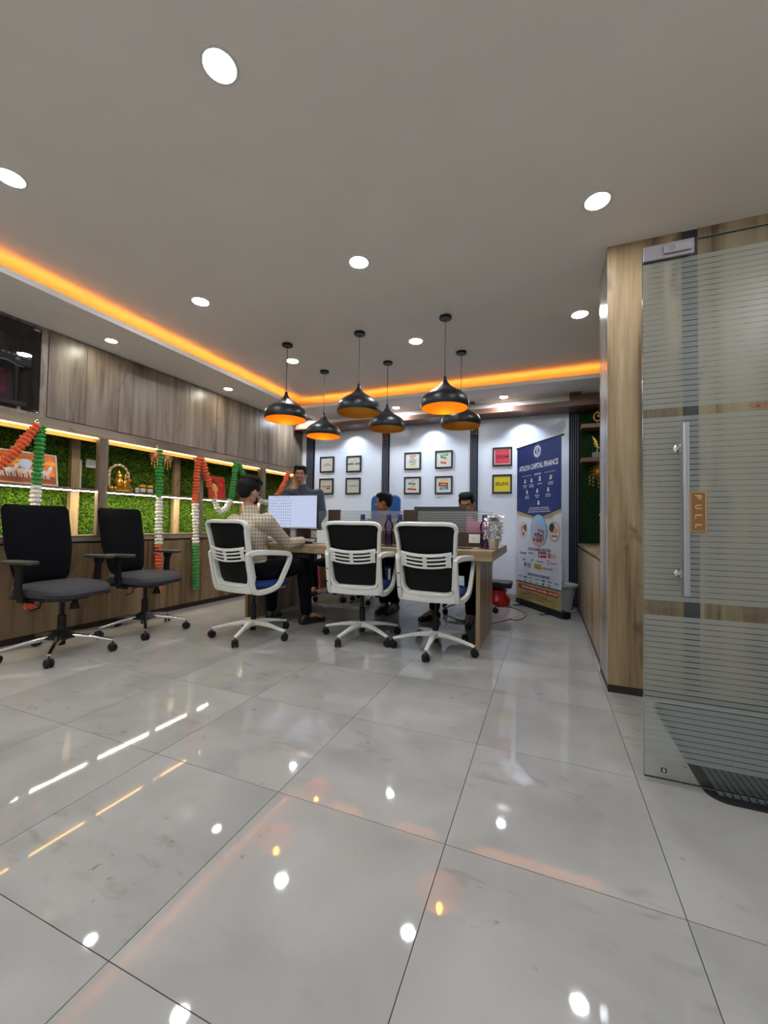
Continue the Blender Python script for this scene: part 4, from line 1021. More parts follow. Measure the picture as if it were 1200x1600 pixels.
P = Print(FACE_NEG_Y(.0148)); rg = random.Random(2)
for j in range(10):
    for i in range(10):
        if rg.random() < .93: P.rect(-.265 + .0275 * i, z0 + .318 - .0305 * j, .009 + .004 * rg.random(), .006); 
        P.rect(-.265 + .0275 * i, z0 + .310 - .0305 * j, .012, .0018)
P.obj('screen_icons', em_screen_ink, t)
MB().box((-.035, -.02, z0 + .345), (.035, .012, z0 + .357)).box((-.01, -.024, z0 + .347), (.01, -.02, z0 + .356)).obj('webcam', black_plastic, t, bevel=.002)
t, z0 = monitor(-1.0, 4.02, R_(180), .54, .33, 'dark monitor seen from behind through the striped glass at the right seat', .215)
t, z0 = monitor(-1.98, 4.02, R_(180), .5, .18, 'low dark monitor back behind the divider opposite the middle seat', .10)
# laptop-like white box with black mark
t = thing('white_box', 'white box with a black printed mark beside the monitor', 'box', (-2.02, 3.50, TZ), R_(-2))
obox('carton', (-.085, -.03, 0), (.13, .03, .125), mat('box_white', (.6, .63, .7), .45), t, bevel=.002)
P = Print(FACE_NEG_Y(.0305)); P.rect(.035, .03, .05, .008).poly([(.03, .03), (.05, .065), (.065, .03)]); P.obj('printed_mark', ink_black, t)
t = tag(MB().prism(rr(-.20, -.06, .20, .06, .01), 0, .016).obj('keyboard', mat('keyboard_white', (.62, .62, .64), .4), None, bevel=.002), 'white keyboard in front of the wide monitor', 'keyboard'); t.location = (-2.36, 3.30, TZ)
m = MB()
for j in range(4):
    for i in range(16): m.box((-.19 + .0238 * i, -.048 + .024 * j, .016), (-.17 + .0238 * i, -.028 + .024 * j, .019))
o = m.obj('keys', mat('key_white', (.5, .5, .52), .5), t); o['kind'] = 'stuff'
o = tag(MB().sph((0, 0, .012), (.03, .05, .02), 16).obj('computer_mouse', black_plastic, None, smooth=True), 'black computer mouse under the hand of the man in the checked shirt', 'mouse'); o.location = (-2.045, 3.235, TZ)
o = tag(MB().prism(rr(-.11, -.09, .11, .09, .008), 0, .003).obj('mouse_pad', mat('pad_grey', (.12, .12, .13), .8), None), 'thin grey mouse pad on the desk under the mouse', 'mouse pad'); o.location = (-2.04, 3.24, TZ + .0002)
o = tag(MB().prism(rr(-.04, -.08, .04, .08, .008), 0, .009).obj('smartphone', black_plastic, None, bevel=.002), 'black phone lying on the desk between the empty white chairs', 'phone'); o.location = (-1.26, 3.30, TZ); o.rotation_euler = (0, 0, R_(75))
o = tag(MB().box((-.15, -.1, 0), (.15, .1, .006)).obj('glass_sheet', glass_smoke, None), 'dark glass sheet lying on the desk near the socket plate', 'tray'); o.location = (-.72, 3.42, TZ)
t = thing('desk_phone', 'grey desk phone with handset beside the monitor stand', 'phone', (-2.27, 3.60, TZ), R_(10))
MB().prism([(-.07, -.05), (.07, -.05), (.07, .05), (-.07, .05)], 0, .03).obj('base', mat('phone_grey', (.3, .31, .33), .45), t, bevel=.004)
MB().tube([(-.05, -.045, .045), (-.05, -.03, .055), (-.05, .03, .055), (-.05, .045, .045)], .013, 8).obj('handset', black_plastic, t, smooth=True)

# floor clutter behind the desk
t = thing('red_bag', 'red plastic bag on the floor behind the right desk end', 'bag', (-.56, 5.08, 0))
MB().lathe([(.10, 0), (.15, .01), (.16, .07), (.12, .14), (.13, .18), (.05, .21)], n=22, wob=lambda a, z: 1 + .10 * math.sin(a * 5 + z * 30) + .06 * math.sin(a * 11)).obj('bag_body', mat('red_plastic_bag', (.42, .01, .012), .35), t, smooth=True)
t = thing('black_bundle', 'flat black folded case lying on top of the red bag', 'bag', (-.54, 5.06, .215))
MB().box((-.22, -.12, 0), (.17, .12, .075)).obj('case_body', mat('black_vinyl', (.01, .01, .012), .3, bump=.6, bscale=15), t, bevel=.02, seg=3)
cp = [(-.60, 4.86), (-.50, 4.93), (-.40, 4.95), (-.30, 4.86), (-.22, 4.72), (-.19, 4.58), (-.22, 4.40), (-.28, 4.30), (-.33, 4.33), (-.40, 4.20), (-.50, 4.06), (-.62, 4.0), (-.80, 4.05)]
tag(MB().tube(catm([(x, y, .0045) for x, y in cp]), .0042, 8).obj('power_cable', mat('red_cable', (.22, .03, .03), .5), None, smooth=True), 'thin red cable looping over the floor beside the desk end', 'cable')
t = thing('planter', 'pale grey plastic planter with bare twigs behind the banner', 'planter', (.18, 5.06, 0))
MB().lathe([(.095, 0), (.10, .01), (.135, .27), (.155, .275), (.16, .30), (.15, .305), (.125, .28), (.12, .22)], n=28).obj('pot', mat('planter_grey', (.42, .45, .45), .45), t, smooth=True)
MB().lathe([(.12, .215), (.12, .225)], n=20).obj('soil', mat('soil', (.05, .03, .02), .9), t)
MB().lathe([(.13, 0), (.14, .004), (.14, .015), (.10, .012)], n=24).obj('saucer', mat('planter_grey', (.42, .45, .45), .45), t, smooth=True)
m = MB(); rg = random.Random(9)
for k in range(7):
    x, y = rg.uniform(-.06, .06), rg.uniform(-.06, .06); m.tube([(x, y, .2), (x * 1.3 + rg.uniform(-.03, .03), y, .42), (x * 1.6, y * 1.2 + rg.uniform(-.03, .03), .55 + rg.random() * .12)], [.004, .003, .0015], 5)
m.obj('twigs', mat('twig', (.16, .12, .10), .8), t)

# ================================================================== CHAIRS
def caster(parent, x, y, big=1.0, m=rubber):
    a = math.atan2(y, x) + .6
    M = Matrix.Translation((x, y, 0)) @ Matrix.Rotation(a, 4, 'Z')
    o = MB()
    for sgn in (-1, 1):
        o.lathe([(.008, -.009), (.022, -.010), (.0285 * big, -.005), (.0285 * big, .005), (.022, .010), (.008, .009)], n=20, M=M @ Matrix.Translation((0, sgn * .014, .0285 * big)) @ Matrix.Rotation(R_(90), 4, 'X'))
    o.tube([M @ Vector((0, 0, .03)), M @ Vector((0, 0, .072))], .006, 8)
    o.sph(M @ Vector((0, 0, .042)), (.016, .014, .02), 8)
    o.obj('caster', m, parent, smooth=True)
def star_base(parent, R, m, hub, a0, cast=True, hz=.115, tip=.075, w0=.05, hubm=None):
    for k in range(5):
        a = a0 + 2 * math.pi * k / 5; c, s_ = math.cos(a), math.sin(a)
        pts = [(.02 * c, .02 * s_, hz), (.10 * c, .10 * s_, hz - .002), (R * .6 * c, R * .6 * s_, (hz + tip) / 2 + .006), (R * c, R * s_, tip)]
        MB().tube(pts, 0, 10, prof=[(w0, .04), (w0 * .85, .034), (w0 * .6, .024), (w0 * .45, .018)]).obj('base_arm', m, parent, smooth=True)
        caster(parent, R * c, R * s_)
    MB().lathe([(.03, hz - .03), (.05, hz - .02), (.052, hz + .012), (.034, hz + .024)], n=24).obj('hub', hubm or m, parent, smooth=True)
def cushion(w_, d, z0, z1, front_drop=.02, n=14):
    m = MB(); V = []
    def sup(u, v):
        e = .62; return math.copysign(abs(u) ** e, u), math.copysign(abs(v) ** e, v)
    rings = []
    for j, (k, z) in enumerate(((.82, z0), (.96, z0 + .012), (1, (z0 + z1) / 2), (.97, z1 - .012), (.86, z1), (.5, z1 + .004))):
        ring = []
        for i in range(36):
            a = 2 * math.pi * i / 36; x, y = sup(math.cos(a), math.sin(a))
            dz = -front_drop * max(0, y * k) ** 2
            ring.append(m.bm.verts.new((x * w_ / 2 * k, y * d / 2 * k, z + (dz if j > 2 else dz * .6))))
        rings.append(ring)
    for a, b in zip(rings, rings[1:]):
        for i in range(36): m.bm.faces.new((a[i], a[(i + 1) % 36], b[(i + 1) % 36], b[i]))
    m.bm.faces.new(list(reversed(rings[0]))); m.bm.faces.new(rings[-1])
    return m
def white_chair(lab, loc, rz, a0):
    """mesh task chair facing local +Y"""
    t = thing('task_chair', lab, 'chair', loc, rz, 'white mesh-back task chairs at the desk')
    star_base(t, .325, white_plastic, None, a0, w0=.055)
    MB().tube([(0, 0, .05), (0, 0, .25)], .024, 16).tube([(0, 0, .25), (0, 0, .40)], .014, 14).obj('gas_lift', black_plastic, t, smooth=True)
    MB().box((-.09, -.12, .385), (.09, .10, .415)).box((-.04, -.2, .39), (.04, -.1, .42)).obj('tilt_mechanism', mat('grey_plastic', (.25, .25, .26), .45), t, bevel=.006)
    MB().tube([(.05, .02, .40), (.18, .02, .398), (.24, .03, .392)], .006, 8).obj('lever', black_plastic, t, smooth=True)
    cushion(.46, .43, .415, .48).obj('seat', blue_fabric, t, smooth=True).location = (0, .035, 0)
    # back frame: leaning ring
    def bp(x, z):      # back plane: y from height, wraps slightly
        return (x, -.20 - .135 * ((z - .42) / .55) + .03 * (abs(x) / .22) ** 2, z)
    loop = []
    tw, bw, zt, zb = .222, .185, .955, .455
    cs = [(-bw + .04, zb), (-bw - .0, zb + .04)] + [(-bw - (tw - bw) * q, zb + (zt - zb) * q) for q in (.25, .45, .65, .85)] + [(-tw, zt - .04), (-tw + .035, zt)]
    cs2 = [(-x, z) for x, z in reversed(cs)]
    loop = [bp(x, z) for x, z in cs] + [bp(0, zt + .002)] + [bp(x, z) for x, z in cs2] + [bp(0, zb - .003)]
    loop = catm(loop + [loop[0]], 3)[:-1]
    MB().tube(loop, 0, 10, prof=[(.026, .044 + .03 * max(0, min(1, (.80 - p.z) / .3))) for p in loop], up=(0, 1, 0.2), closed=True).obj('back_frame', white_plastic, t, smooth=True)
    # mesh
    m = MB(); V = []
    nx, nz = 10, 12
    for j in range(nz + 1):
        z = zb + .012 + (zt - zb - .024) * j / nz; hw = bw + (tw - bw) * (j / nz) - .004
        for i in range(nx + 1): x = -hw + 2 * hw * i / nx; p = bp(x, z); V.append(m.bm.verts.new((p[0], p[1] + .012 - .02 * (1 - (x / hw) ** 2) * 0, p[2])))
    for j in range(nz):
        for i in range(nx): m.bm.faces.new((V[j * (nx + 1) + i], V[j * (nx + 1) + i + 1], V[(j + 1) * (nx + 1) + i + 1], V[(j + 1) * (nx + 1) + i]))
    m.obj('mesh_back', mat('mesh_black', (.003, .003, .004), .6, spec=.25), t, smooth=True)
    # slotted lumbar bar: rails with gaps
    m = MB()
    def lb(x, z): p = bp(x, z); return (p[0], p[1] - .020 - .012 * (1 - (x / .2) ** 2), p[2] - .022 * (1 - (x / .2) ** 2))
    for k, z in enumerate((.755, .724, .696, .668)):
        hw = .188 - .012 * k * (k > 0)
        m.tube([lb(-hw + 2 * hw * i / 10, z) for i in range(11)], 0, 8, prof=(.008, .024 if k == 0 else .014), up=(0, 0, 1))
    for x in (-.165, 0, .165): m.tube([lb(x, .758), lb(x, .662)], 0, 8, prof=(.03 if x == 0 else .04, .008), up=(0, 1, 0))
    for sx in (-1, 1): m.tube([lb(sx * .175, .735), bp(sx * .196, .74)], 0, 8, prof=(.03, .012), up=(0, 0, 1))
    m.obj('lumbar_support', white_plastic, t, smooth=True)
    # lower cradle and arm loops: each side is one closed loop
    for sx in (-1, 1):
        pts = [(sx * .213, -.268, .70), (sx * .235, -.22, .715), (sx * .262, -.12, .715), (sx * .268, .02, .705), (sx * .268, .10, .695), (sx * .266, .135, .67), (sx * .262, .12, .61), (sx * .258, .07, .52),
               (sx * .252, .03, .45), (sx * .240, -.03, .415), (sx * .225, -.12, .40), (sx * .215, -.18, .405), (sx * .214, -.205, .43), (sx * .214, -.225, .50), (sx * .212, -.248, .60)]
        MB().tube(catm(pts + [pts[0]], 3)[:-1], 0, 10, prof=(.042, .032), up=(1, 0, 0), closed=True).obj('armrest', white_plastic, t, smooth=True)
    MB().tube(catm([(-.215, -.195, .43), (-.15, -.212, .43), (0, -.22, .428), (.15, -.212, .43), (.215, -.195, .43)], 4), 0, 10, prof=(.03, .075), up=(0, 0, 1)).obj('lower_back_rail', white_plastic, t, smooth=True)
    MB().box((-.2, -.2, .402), (.2, .17, .418)).obj('seat_pan', MATS['grey_plastic'], t, bevel=.004)
    for sx in (-1, 1):
        m = MB()
        for z in (.50, .60): m.lathe([(.006, 0), (.006, .003)], n=8, M=Matrix.Translation((sx * .195, -.305, z)) @ Matrix.Rotation(R_(90), 4, 'X'))
        m.obj('frame_screws', black_plastic, t)
    return t
white_chair('white mesh-back chair occupied by the man in the checked shirt', (-2.28, 2.77, 0), R_(-8), R_(-66))
white_chair('empty white mesh-back chair in the middle of the desk', (-1.43, 3.11, 0), R_(7), R_(-107))
white_chair('empty white mesh-back chair nearest the right desk end', (-.79, 3.07, 0), R_(-1), R_(-86))

def black_chair(lab, loc, rz, a0):
    """task chair facing local +Y"""
    t = thing('office_chair', lab, 'chair', loc, rz, 'black high-back office chairs by the cabinets')
    star_base(t, .335, chrome, None, a0, w0=.045, hz=.12, tip=.08, hubm=black_plastic)
    MB().lathe([(.11, .112), (.115, .118), (.06, .15), (.032, .165)], n=5, M=Matrix.Rotation(a0, 4, 'Z')).obj('base_cover', black_plastic, t, bevel=.004)
    MB().tube([(0, 0, .06), (0, 0, .27)], .026, 16).tube([(0, 0, .27), (0, 0, .40)], .014, 14).obj('gas_lift', black_plastic, t, smooth=True)
    MB().box((-.09, -.17, .385), (.09, .14, .415)).obj('tilt_mechanism', black_plastic, t, bevel=.006)
    MB().lathe([(.014, 0), (.018, .01), (.03, .055), (.03, .062)], n=14, M=Matrix.Translation((0, .11, .385)) @ Matrix.Rotation(R_(180), 4, 'X')).obj('tension_knob', black_plastic, t, smooth=True)
    MB().tube([(.07, .02, .395), (.17, .03, .39), (.175, .03, .355), (.235, .03, .350)], .005, 8).obj('lever', black_plastic, t, smooth=True)
    cushion(.50, .49, .42, .50, .03).obj('seat', grey_fabric, t, smooth=True)
    MB().prism(rr(-.225, -.22, .225, .21, .06), .408, .424).obj('seat_pan', black_plastic, t, bevel=.004)
    # back pad: rounded slab tapering downwards
    m = MB(); V = {}; nx, nz = 12, 18
    for side in (0, 1):
        for j in range(nz + 1):
            q = j / nz; z = .50 + .555 * q
            hw = (.175 + .055 * min(1, q / .45) ** .8); 
            if q > .93: hw -= .025 * ((q - .93) / .07) ** 2
            if q < .06: hw -= .02 * (1 - q / .06)
            for i in range(nx + 1):
                u = -1 + 2 * i / nx; x = hw * u
                y = -.215 - .10 * q + .035 * u * u + .02 * math.sin(q * math.pi * 1.2) * (1 - u * u)
                th = .026 * (1 - abs(u) ** 6) * (1 - abs(2 * q - 1) ** 14) + .006
                V[side, j, i] = m.bm.verts.new((x, y + (th if side else -th), z))
    for j in range(nz):
        for i in range(nx):
            m.bm.faces.new((V[1, j, i], V[1, j, i + 1], V[1, j + 1, i + 1], V[1, j + 1, i])); m.bm.faces.new((V[0, j, i], V[0, j + 1, i], V[0, j + 1, i + 1], V[0, j, i + 1]))
    for j in range(nz):
        for i in (0, nx): m.bm.faces.new((V[0, j, i], V[1, j, i], V[1, j + 1, i], V[0, j + 1, i]))
    for i in range(nx):
        for j in (0, nz): m.bm.faces.new((V[0, j, i], V[0, j, i + 1], V[1, j, i + 1], V[1, j, i]))
    m.obj('backrest', black_fabric, t, smooth=True)
    MB().tube([(0, -.10, .40), (0, -.24, .41), (0, -.285, .50), (0, -.30, .72)], 0, 10, prof=(.07, .016), up=(1, 0, 0)).obj('back_bracket', black_plastic, t, smooth=True)
    for sx in (-1, 1):
        a = MB().tube([(sx * .18, -.02, .405), (sx * .262, -.02, .41), (sx * .278, -.02, .47), (sx * .28, -.015, .60), (sx * .28, -.01, .655)], 0, 10, prof=[(.05, .02), (.05, .022), (.06, .024), (.05, .024), (.09, .03)], up=(1, 0, 0)).obj('arm_post', black_plastic, t, smooth=True)
        MB().prism(rr(-.04, -.13, .04, .12, .03), .655, .68).obj('arm_pad', mat('arm_pad_dark', (.035, .034, .03), .6), t, bevel=.006).location = (sx * .28, 0, 0)
    return t
bc = black_chair('black office chair nearest the camera at the left edge', (-3.213, 1.849, 0), R_(-82), R_(-30))
obox('care_label', (-.292, -.06, .43), (-.2885, -.015, .485), mat('label_white', (.5, .5, .5), .5), bc)
bc2 = dup(bc, (-3.235, 2.51, 0), R_(-78), 'black office chair farther back, beside the hanging tricolour garland')
for ch in list(bc2.children):
    if ch.name.startswith('care_label'): bpy.data.objects.remove(ch)

def exec_chair(lab, loc, rz, m, hi=1.15, a0=0, back=True):
    t = thing('visitor_chair', lab, 'chair', loc, rz, 'chairs on the far side of the desk')
    star_base(t, .30, chrome, None, a0, w0=.04, hubm=black_plastic)
    MB().tube([(0, 0, .05), (0, 0, .25)], .024, 16).tube([(0, 0, .25), (0, 0, .42)], .014, 14).obj('gas_lift', black_plastic, t, smooth=True)
    cushion(.48, .46, .42, .50).obj('seat', m, t, smooth=True)
    m2 = MB().prism([(x, z) for x, z in rr(-.20, .52, .20, hi, .07)], -.03, .03, M=Matrix(((1, 0, 0, 0), (0, 0, 1, -.25), (0, 1, 0, 0), (0, 0, 0, 1))))
    m2.obj('backrest', m, t, bevel=.02, seg=3)
    MB().tube([(0, -.08, .41), (0, -.26, .42), (0, -.295, .6)], 0, 8, prof=(.06, .014), up=(1, 0, 0)).obj('back_bracket', black_plastic, t, smooth=True)
    for sx in (-1, 1): MB().tube([(sx * .22, -.2, .45), (sx * .26, -.18, .64), (sx * .26, .1, .65), (sx * .24, .12, .45)], .012, 8).obj('armrest', chrome, t, smooth=True)
    return t
exec_chair('blue high-back chair behind the man looking left', (-1.93, 4.62, 0), R_(180), mat('sky_blue_fabric', (.02, .10, .34), .7), 1.325, R_(20))
exec_chair('dark chair of the man with the pink shirt', (-.80, 4.50, 0), R_(180), black_fabric, .98, R_(50))
exec_chair('dark swivel chair behind the desk below the standing man', (-2.48, 4.55, 0), R_(165), black_fabric, .95, R_(10))

# ================================================================== PEOPLE
def hull(bm, pts):
    vs = [bm.verts.new(p) for p in pts]
    r = bmesh.ops.convex_hull(bm, input=vs)
    bad = {g for g in list(r['geom_interior']) + list(r['geom_unused']) if isinstance(g, bmesh.types.BMVert) and g.is_valid}
    if bad: bmesh.ops.delete(bm, geom=list(bad), context='VERTS')
_ico = None
def ico():
    global _ico
    if _ico is None:
        b = bmesh.new(); bmesh.ops.create_icosphere(b, subdivisions=2, radius=1); _ico = [v.co.copy() for v in b.verts]; b.free()
    return _ico
class Body:
    def __init__(s): s.p = []
    def cap(s, a, b, r1, r2, sq=None): s.p.append(('c', Vector(a), Vector(b), r1, r2, sq)); return s
    def ell(s, c, r, M=None): s.p.append(('e', Vector(c), r, M)); return s
    def chain(s, pts, rs):
        for i in range(len(pts) - 1): s.cap(pts[i], pts[i + 1], rs[i], rs[i + 1])
        return s
    def build(s, name, m, parent, vox=.008, grow=0, smooth=6, label=None):
        b = bmesh.new()
        for q in s.p:
            if q[0] == 'c':
                _, a, c, r1, r2, sq = q; pts = []
                for o, r in ((a, r1), (c, r2)):
                    rx = r + grow
                    for v in ico():
                        w_ = v * rx
                        if sq is not None: w_ = sq @ w_
                        pts.append(o + w_)
                hull(b, pts)
            else:
                _, c, r, M = q; M = M or Matrix.Identity(3)
                hull(b, [c + M @ Vector((v.x * (r[0] + grow), v.y * (r[1] + grow), v.z * (r[2] + grow))) for v in ico()])
        bmesh.ops.recalc_face_normals(b, faces=b.faces)
        me = bpy.data.meshes.new(name); b.to_mesh(me); b.free()
        o = bpy.data.objects.new(name, me); COL.objects.link(o)
        rm = o.modifiers.new('r', 'REMESH'); rm.mode = 'VOXEL'; rm.voxel_size = vox
        sm = o.modifiers.new('s', 'SMOOTH'); sm.iterations = smooth; sm.factor = .5
        dg = bpy.context.evaluated_depsgraph_get(); dg.update()
        m2 = bpy.data.meshes.new_from_object(o.evaluated_get(dg)); bpy.data.objects.remove(o)
        m2.name = name; m2.materials.clear(); m2.materials.append(m); m2.polygons.foreach_set('use_smooth', [True] * len(m2.polygons))
        o = bpy.data.objects.new(name, m2); COL.objects.link(o); o.parent = parent
        if label: o['label'] = label
        return o
def head(bd, hr, parent, c, yaw, pitch=0, roll=0, k=1.0, skinm=skin, beard=False, hairstyle='short', face=True):
    """c = centre of the skull; yaw 0 looks along +Y"""
    Rt = Euler((pitch, roll, yaw), 'XYZ').to_matrix() * 1.0
    W = lambda x, y, z: Vector(c) + Rt @ (Vector((x, y, z)) * k)
    E = lambda x, y, z, r, M=None: bd.ell(W(x, y, z), tuple(v * k for v in r), (Rt if M is None else Rt @ M))
    E(0, -.012, .025, (.074, .092, .086)); E(0, .012, -.035, (.058, .070, .075)); E(0, .035, -.085, (.036, .038, .032)); E(0, .05, -.03, (.05, .036, .05))
    E(-.055, -.005, -.055, (.014, .03, .03)); E(.055, -.005, -.055, (.014, .03, .03))
    bd.cap(W(0, .083, .005), W(0, .103, -.028), .008 * k, .014 * k); E(-.014, .09, -.032, (.009, .012, .008)); E(.014, .09, -.032, (.009, .012, .008))
    E(0, .082, -.062, (.022, .012, .007)); E(0, .080, -.075, (.019, .012, .008))
    E(0, .078, .028, (.05, .012, .012))
    for sx in (-1, 1):
        E(sx * .077, -.012, -.012, (.010, .020, .032), Euler((.2, 0, sx * -.35)).to_matrix()); E(sx * .032, .082, -.008 - .016, (.018, .014, .012))
        Body().ell(W(sx * .031, .0795, .008), (.0105 * k, .007 * k, .0048 * k), Rt).build('eye', mat('eye_white', (.5, .45, .42), .25), parent, .003, 0, 1)
        Body().ell(W(sx * .031, .0855, .008), (.0045 * k, .0022 * k, .0045 * k), Rt).build('iris', mat('iris_dark', (.01, .006, .005), .2), parent, .0016, 0, 1)
        MB().tube([W(sx * .016, .0885, .027), W(sx * .032, .0875, .031), W(sx * .050, .076, .027)], [.0022 * k, .0032 * k, .0016 * k], 6).obj('eyebrow', hair_m, parent, smooth=True)
    MB().tube([W(-.022, .088, -.068), W(-.008, .0945, -.0665), (W(.008, .0945, -.0665)), W(.022, .088, -.068)], [.002 * k, .005 * k, .005 * k, .002 * k], 6).obj('lips', mat('lips', (.22, .06, .05), .5), parent, smooth=True)
    hh = lambda x, y, z, r: hr.ell(W(x, y, z), tuple(v * k for v in r), Rt)
    hh(0, -.028, .048, (.084, .092, .082)); hh(0, .028, .092, (.066, .062, .036)); hh(-.03, .0, .095, (.05, .07, .035)); hh(.03, .01, .098, (.05, .065, .035)); hh(0, -.062, .005, (.070, .048, .065))
    for sx in (-1, 1): hh(sx * .064, .012, .042, (.017, .038, .04))
    if hairstyle == 'puff': hh(.01, .055, .098, (.06, .05, .035)); hh(.0, -.02, .112, (.075, .08, .038)); hh(.03, .0, .108, (.06, .06, .035)); hh(0, -.075, .045, (.068, .045, .06))
    if beard: hr2 = Body(); [hr2.ell(W(x, y, z), tuple(v * k for v in r), Rt) for x, y, z, r in ((-.052, .02, -.065, (.013, .035, .035)), (.052, .02, -.065, (.013, .035, .035)), (0, .048, -.098, (.038, .034, .024)))]; hr2.build('beard', hair_m, parent, .004, 0, 2)
    return W
def hand(bd, wrist, direc, up, side, r=1.0, curl=.35, spread=.12):
    """wrist point, pointing direction, back-of-hand normal, side = +1 thumb towards direc x up"""
    d = Vector(direc).normalized(); u = Vector(up); u = (u - d * u.dot(d)).normalized(); s_ = d.cross(u) * side; w_ = Vector(wrist)
    M = Matrix((s_, d, u)).transposed()
    bd.ell(w_ + d * .045 * r, (.038 * r, .052 * r, .014 * r), M); bd.cap(w_ - d * .01, w_ + d * .04, .022 * r, .018 * r)
    for k, (off, L) in enumerate(((.028, .072), (.010, .08), (-.009, .074), (-.027, .058))):
        b = w_ + d * (.085 - .004 * abs(k - 1)) * r + s_ * off * r; dd = (d + s_ * spread * (off / .028) * .5 - u * curl * .5).normalized(); m1 = b + dd * L * .5 * r; d2 = (dd - u * curl * 1.3).normalized(); m2 = m1 + d2 * L * .3 * r; d3 = (d2 - u * curl).normalized()
        bd.cap(b - d * .02, m1, .0092 * r, .0084 * r).cap(m1, m2, .0084 * r, .0076 * r).cap(m2, m2 + d3 * L * .22 * r, .0076 * r, .0066 * r)
    tb = w_ + d * .02 * r + s_ * .026 * r; td = (d * .6 + s_ * .75 - u * .3).normalized(); t1 = tb + td * .034 * r; t2 = t1 + (d * .85 + s_ * .3 - u * .3).normalized() * .028 * r
    bd.cap(tb, t1, .014 * r, .011 * r).cap(t1, t2, .0105 * r, .0085 * r)

def person(name, lab, J, shirt_m, trouser_m, hd, vox=.009, sleeves='long', handdir=None, shoes=True, belly=0.):
    """J: dict of joints: pelvis, chest, neck, hip/knee/ankle/toe + shoulder/elbow/wrist with _l/_r"""
    t = thing('person', lab, 'person', (J['pelvis'][0], J['pelvis'][1], 0))
    O = Vector(t.location); Q = {k: Vector(v) - O for k, v in J.items()}
    bd, sh, tr, hr = Body(), Body(), Body(), Body()
    ax = (Q['shoulder_r'] - Q['shoulder_l']).normalized(); pel, ch, nk = Q['pelvis'], Q['chest'], Q['neck']
    upv = (nk - pel).normalized(); fw = upv.cross(ax).normalized(); M = Matrix((ax, fw, upv)).transposed()
    mid = pel.lerp(ch, .5)
    def torso(b, g):
        b.ell(pel, (.155 + g, .115 + g, .11 + g), M); b.ell(mid + fw * belly, (.145 + g, .115 + g + belly, .15 + g), M); b.ell(ch, (.165 + g, .118 + g, .16 + g), M)
        b.cap(Q['shoulder_l'] * .86 + ch * .14 , Q['shoulder_r'] * .86 + ch * .14, .062 + g, .062 + g)
        b.cap(ch + upv * .08, nk - upv * .035, .09 + g, .055 + g)
    torso(bd, 0); torso(sh, .013)
    hc = Q['head']; bd.cap(nk - upv * .05, hc - upv * .05, .054, .052)
    sh.cap(nk - upv * .06, nk - upv * .015, .078, .066)
    for s_ in ('_l', '_r'):
        a, e, w_ = Q['shoulder' + s_], Q['elbow' + s_], Q['wrist' + s_]
        bd.chain([a, a.lerp(e, .4), e, e.lerp(w_, .35), w_], [.055, .046, .038, .038, .025])
        if sleeves == 'long': sh.chain([a, a.lerp(e, .45), e, e.lerp(w_, .4), e.lerp(w_, .93)], [.067, .058, .052, .050, .037])
        else: sh.chain([a, a.lerp(e, .72)], [.067, .060])
        d = (handdir or {}).get(s_); 
        if d: hand(bd, w_, d[0], d[1], d[2], 1.0, d[3] if len(d) > 3 else .35)
        h_, k_, n_, tt = Q['hip' + s_], Q['knee' + s_], Q['ankle' + s_], Q['toe' + s_]
        bd.chain([h_, h_.lerp(k_, .5), k_, k_.lerp(n_, .35), n_], [.085, .070, .052, .050, .036]); bd.cap(n_, tt, .034, .028)
        tr.chain([h_, h_.lerp(k_, .5), k_, k_.lerp(n_, .35), n_ + (k_ - n_) * .08], [.104, .088, .072, .066, .056])
        if shoes:
            so = Body(); f = (tt - n_); f.z = 0; f.normalize(); zz = max(0.0, min(n_.z, tt.z)) - .0
            base = Vector((n_.x, n_.y, 0)); heel = base - f * .04; z0 = min(Q['toe' + s_].z, .05)
            so.cap(heel + Vector((0, 0, z0 + .0)), base + f * .09 + Vector((0, 0, z0)), .042, .044); so.cap(base + f * .06 + Vector((0, 0, z0)), base + f * .175 + Vector((0, 0, z0 - .012)), .042, .032); so.cap(heel + Vector((0, 0, z0 + .01)), n_, .042, .040)
            shoe = so.build('shoe', mat('black_leather', (.012, .011, .012), .35), t, .008, 0, 4)
            for v in shoe.data.vertices:
                if v.co.z < .002: v.co.z = .002
    tr.ell(pel, (.175, .135, .11), M)
    W = head(bd, hr, t, hc, *hd[0], **hd[1])
    bd.build('body', skin, t, vox, 0, 3)
    sh.build('shirt', shirt_m, t, .010, 0, 5); tr.build('trousers', trouser_m, t, .011, 0, 5)
    hr.build('hair', hair_m, t, .007, 0, 2)
    # collar
    return t
dark_trouser = mat('dark_trousers', (.004, .004, .007), .9, spec=.15)
# man in checked shirt, seen from behind
J = dict(pelvis=(-2.27, 2.72, .575), chest=(-2.255, 2.665, .84), neck=(-2.25, 2.665, 1.055), head=(-2.275, 2.68, 1.195),
         shoulder_l=(-2.445, 2.70, .955), shoulder_r=(-2.07, 2.64, .965), elbow_l=(-2.52, 2.95, .79), elbow_r=(-2.045, 2.90, .765), wrist_l=(-2.40, 3.17, .80), wrist_r=(-2.055, 3.145, .795),
         hip_l=(-2.36, 2.76, .545), hip_r=(-2.17, 2.76, .545), knee_l=(-2.42, 3.18, .56), knee_r=(-2.09, 3.22, .56), ankle_l=(-2.50, 3.30, .09), ankle_r=(-2.10, 3.30, .09), toe_l=(-2.53, 3.45, .035), toe_r=(-2.02, 3.44, .035))
person('person', 'man in beige checked shirt seen from behind, working at the wide monitor', J, plaid, dark_trouser, ((R_(-4), R_(-8)), dict(k=1.0, beard=True, hairstyle='puff')), .006,
       handdir={'_r': ((.05, 1, -.12), (.1, 0, 1), -1, .45), '_l': ((.2, 1, -.15), (0, 0, 1), 1, .3)})
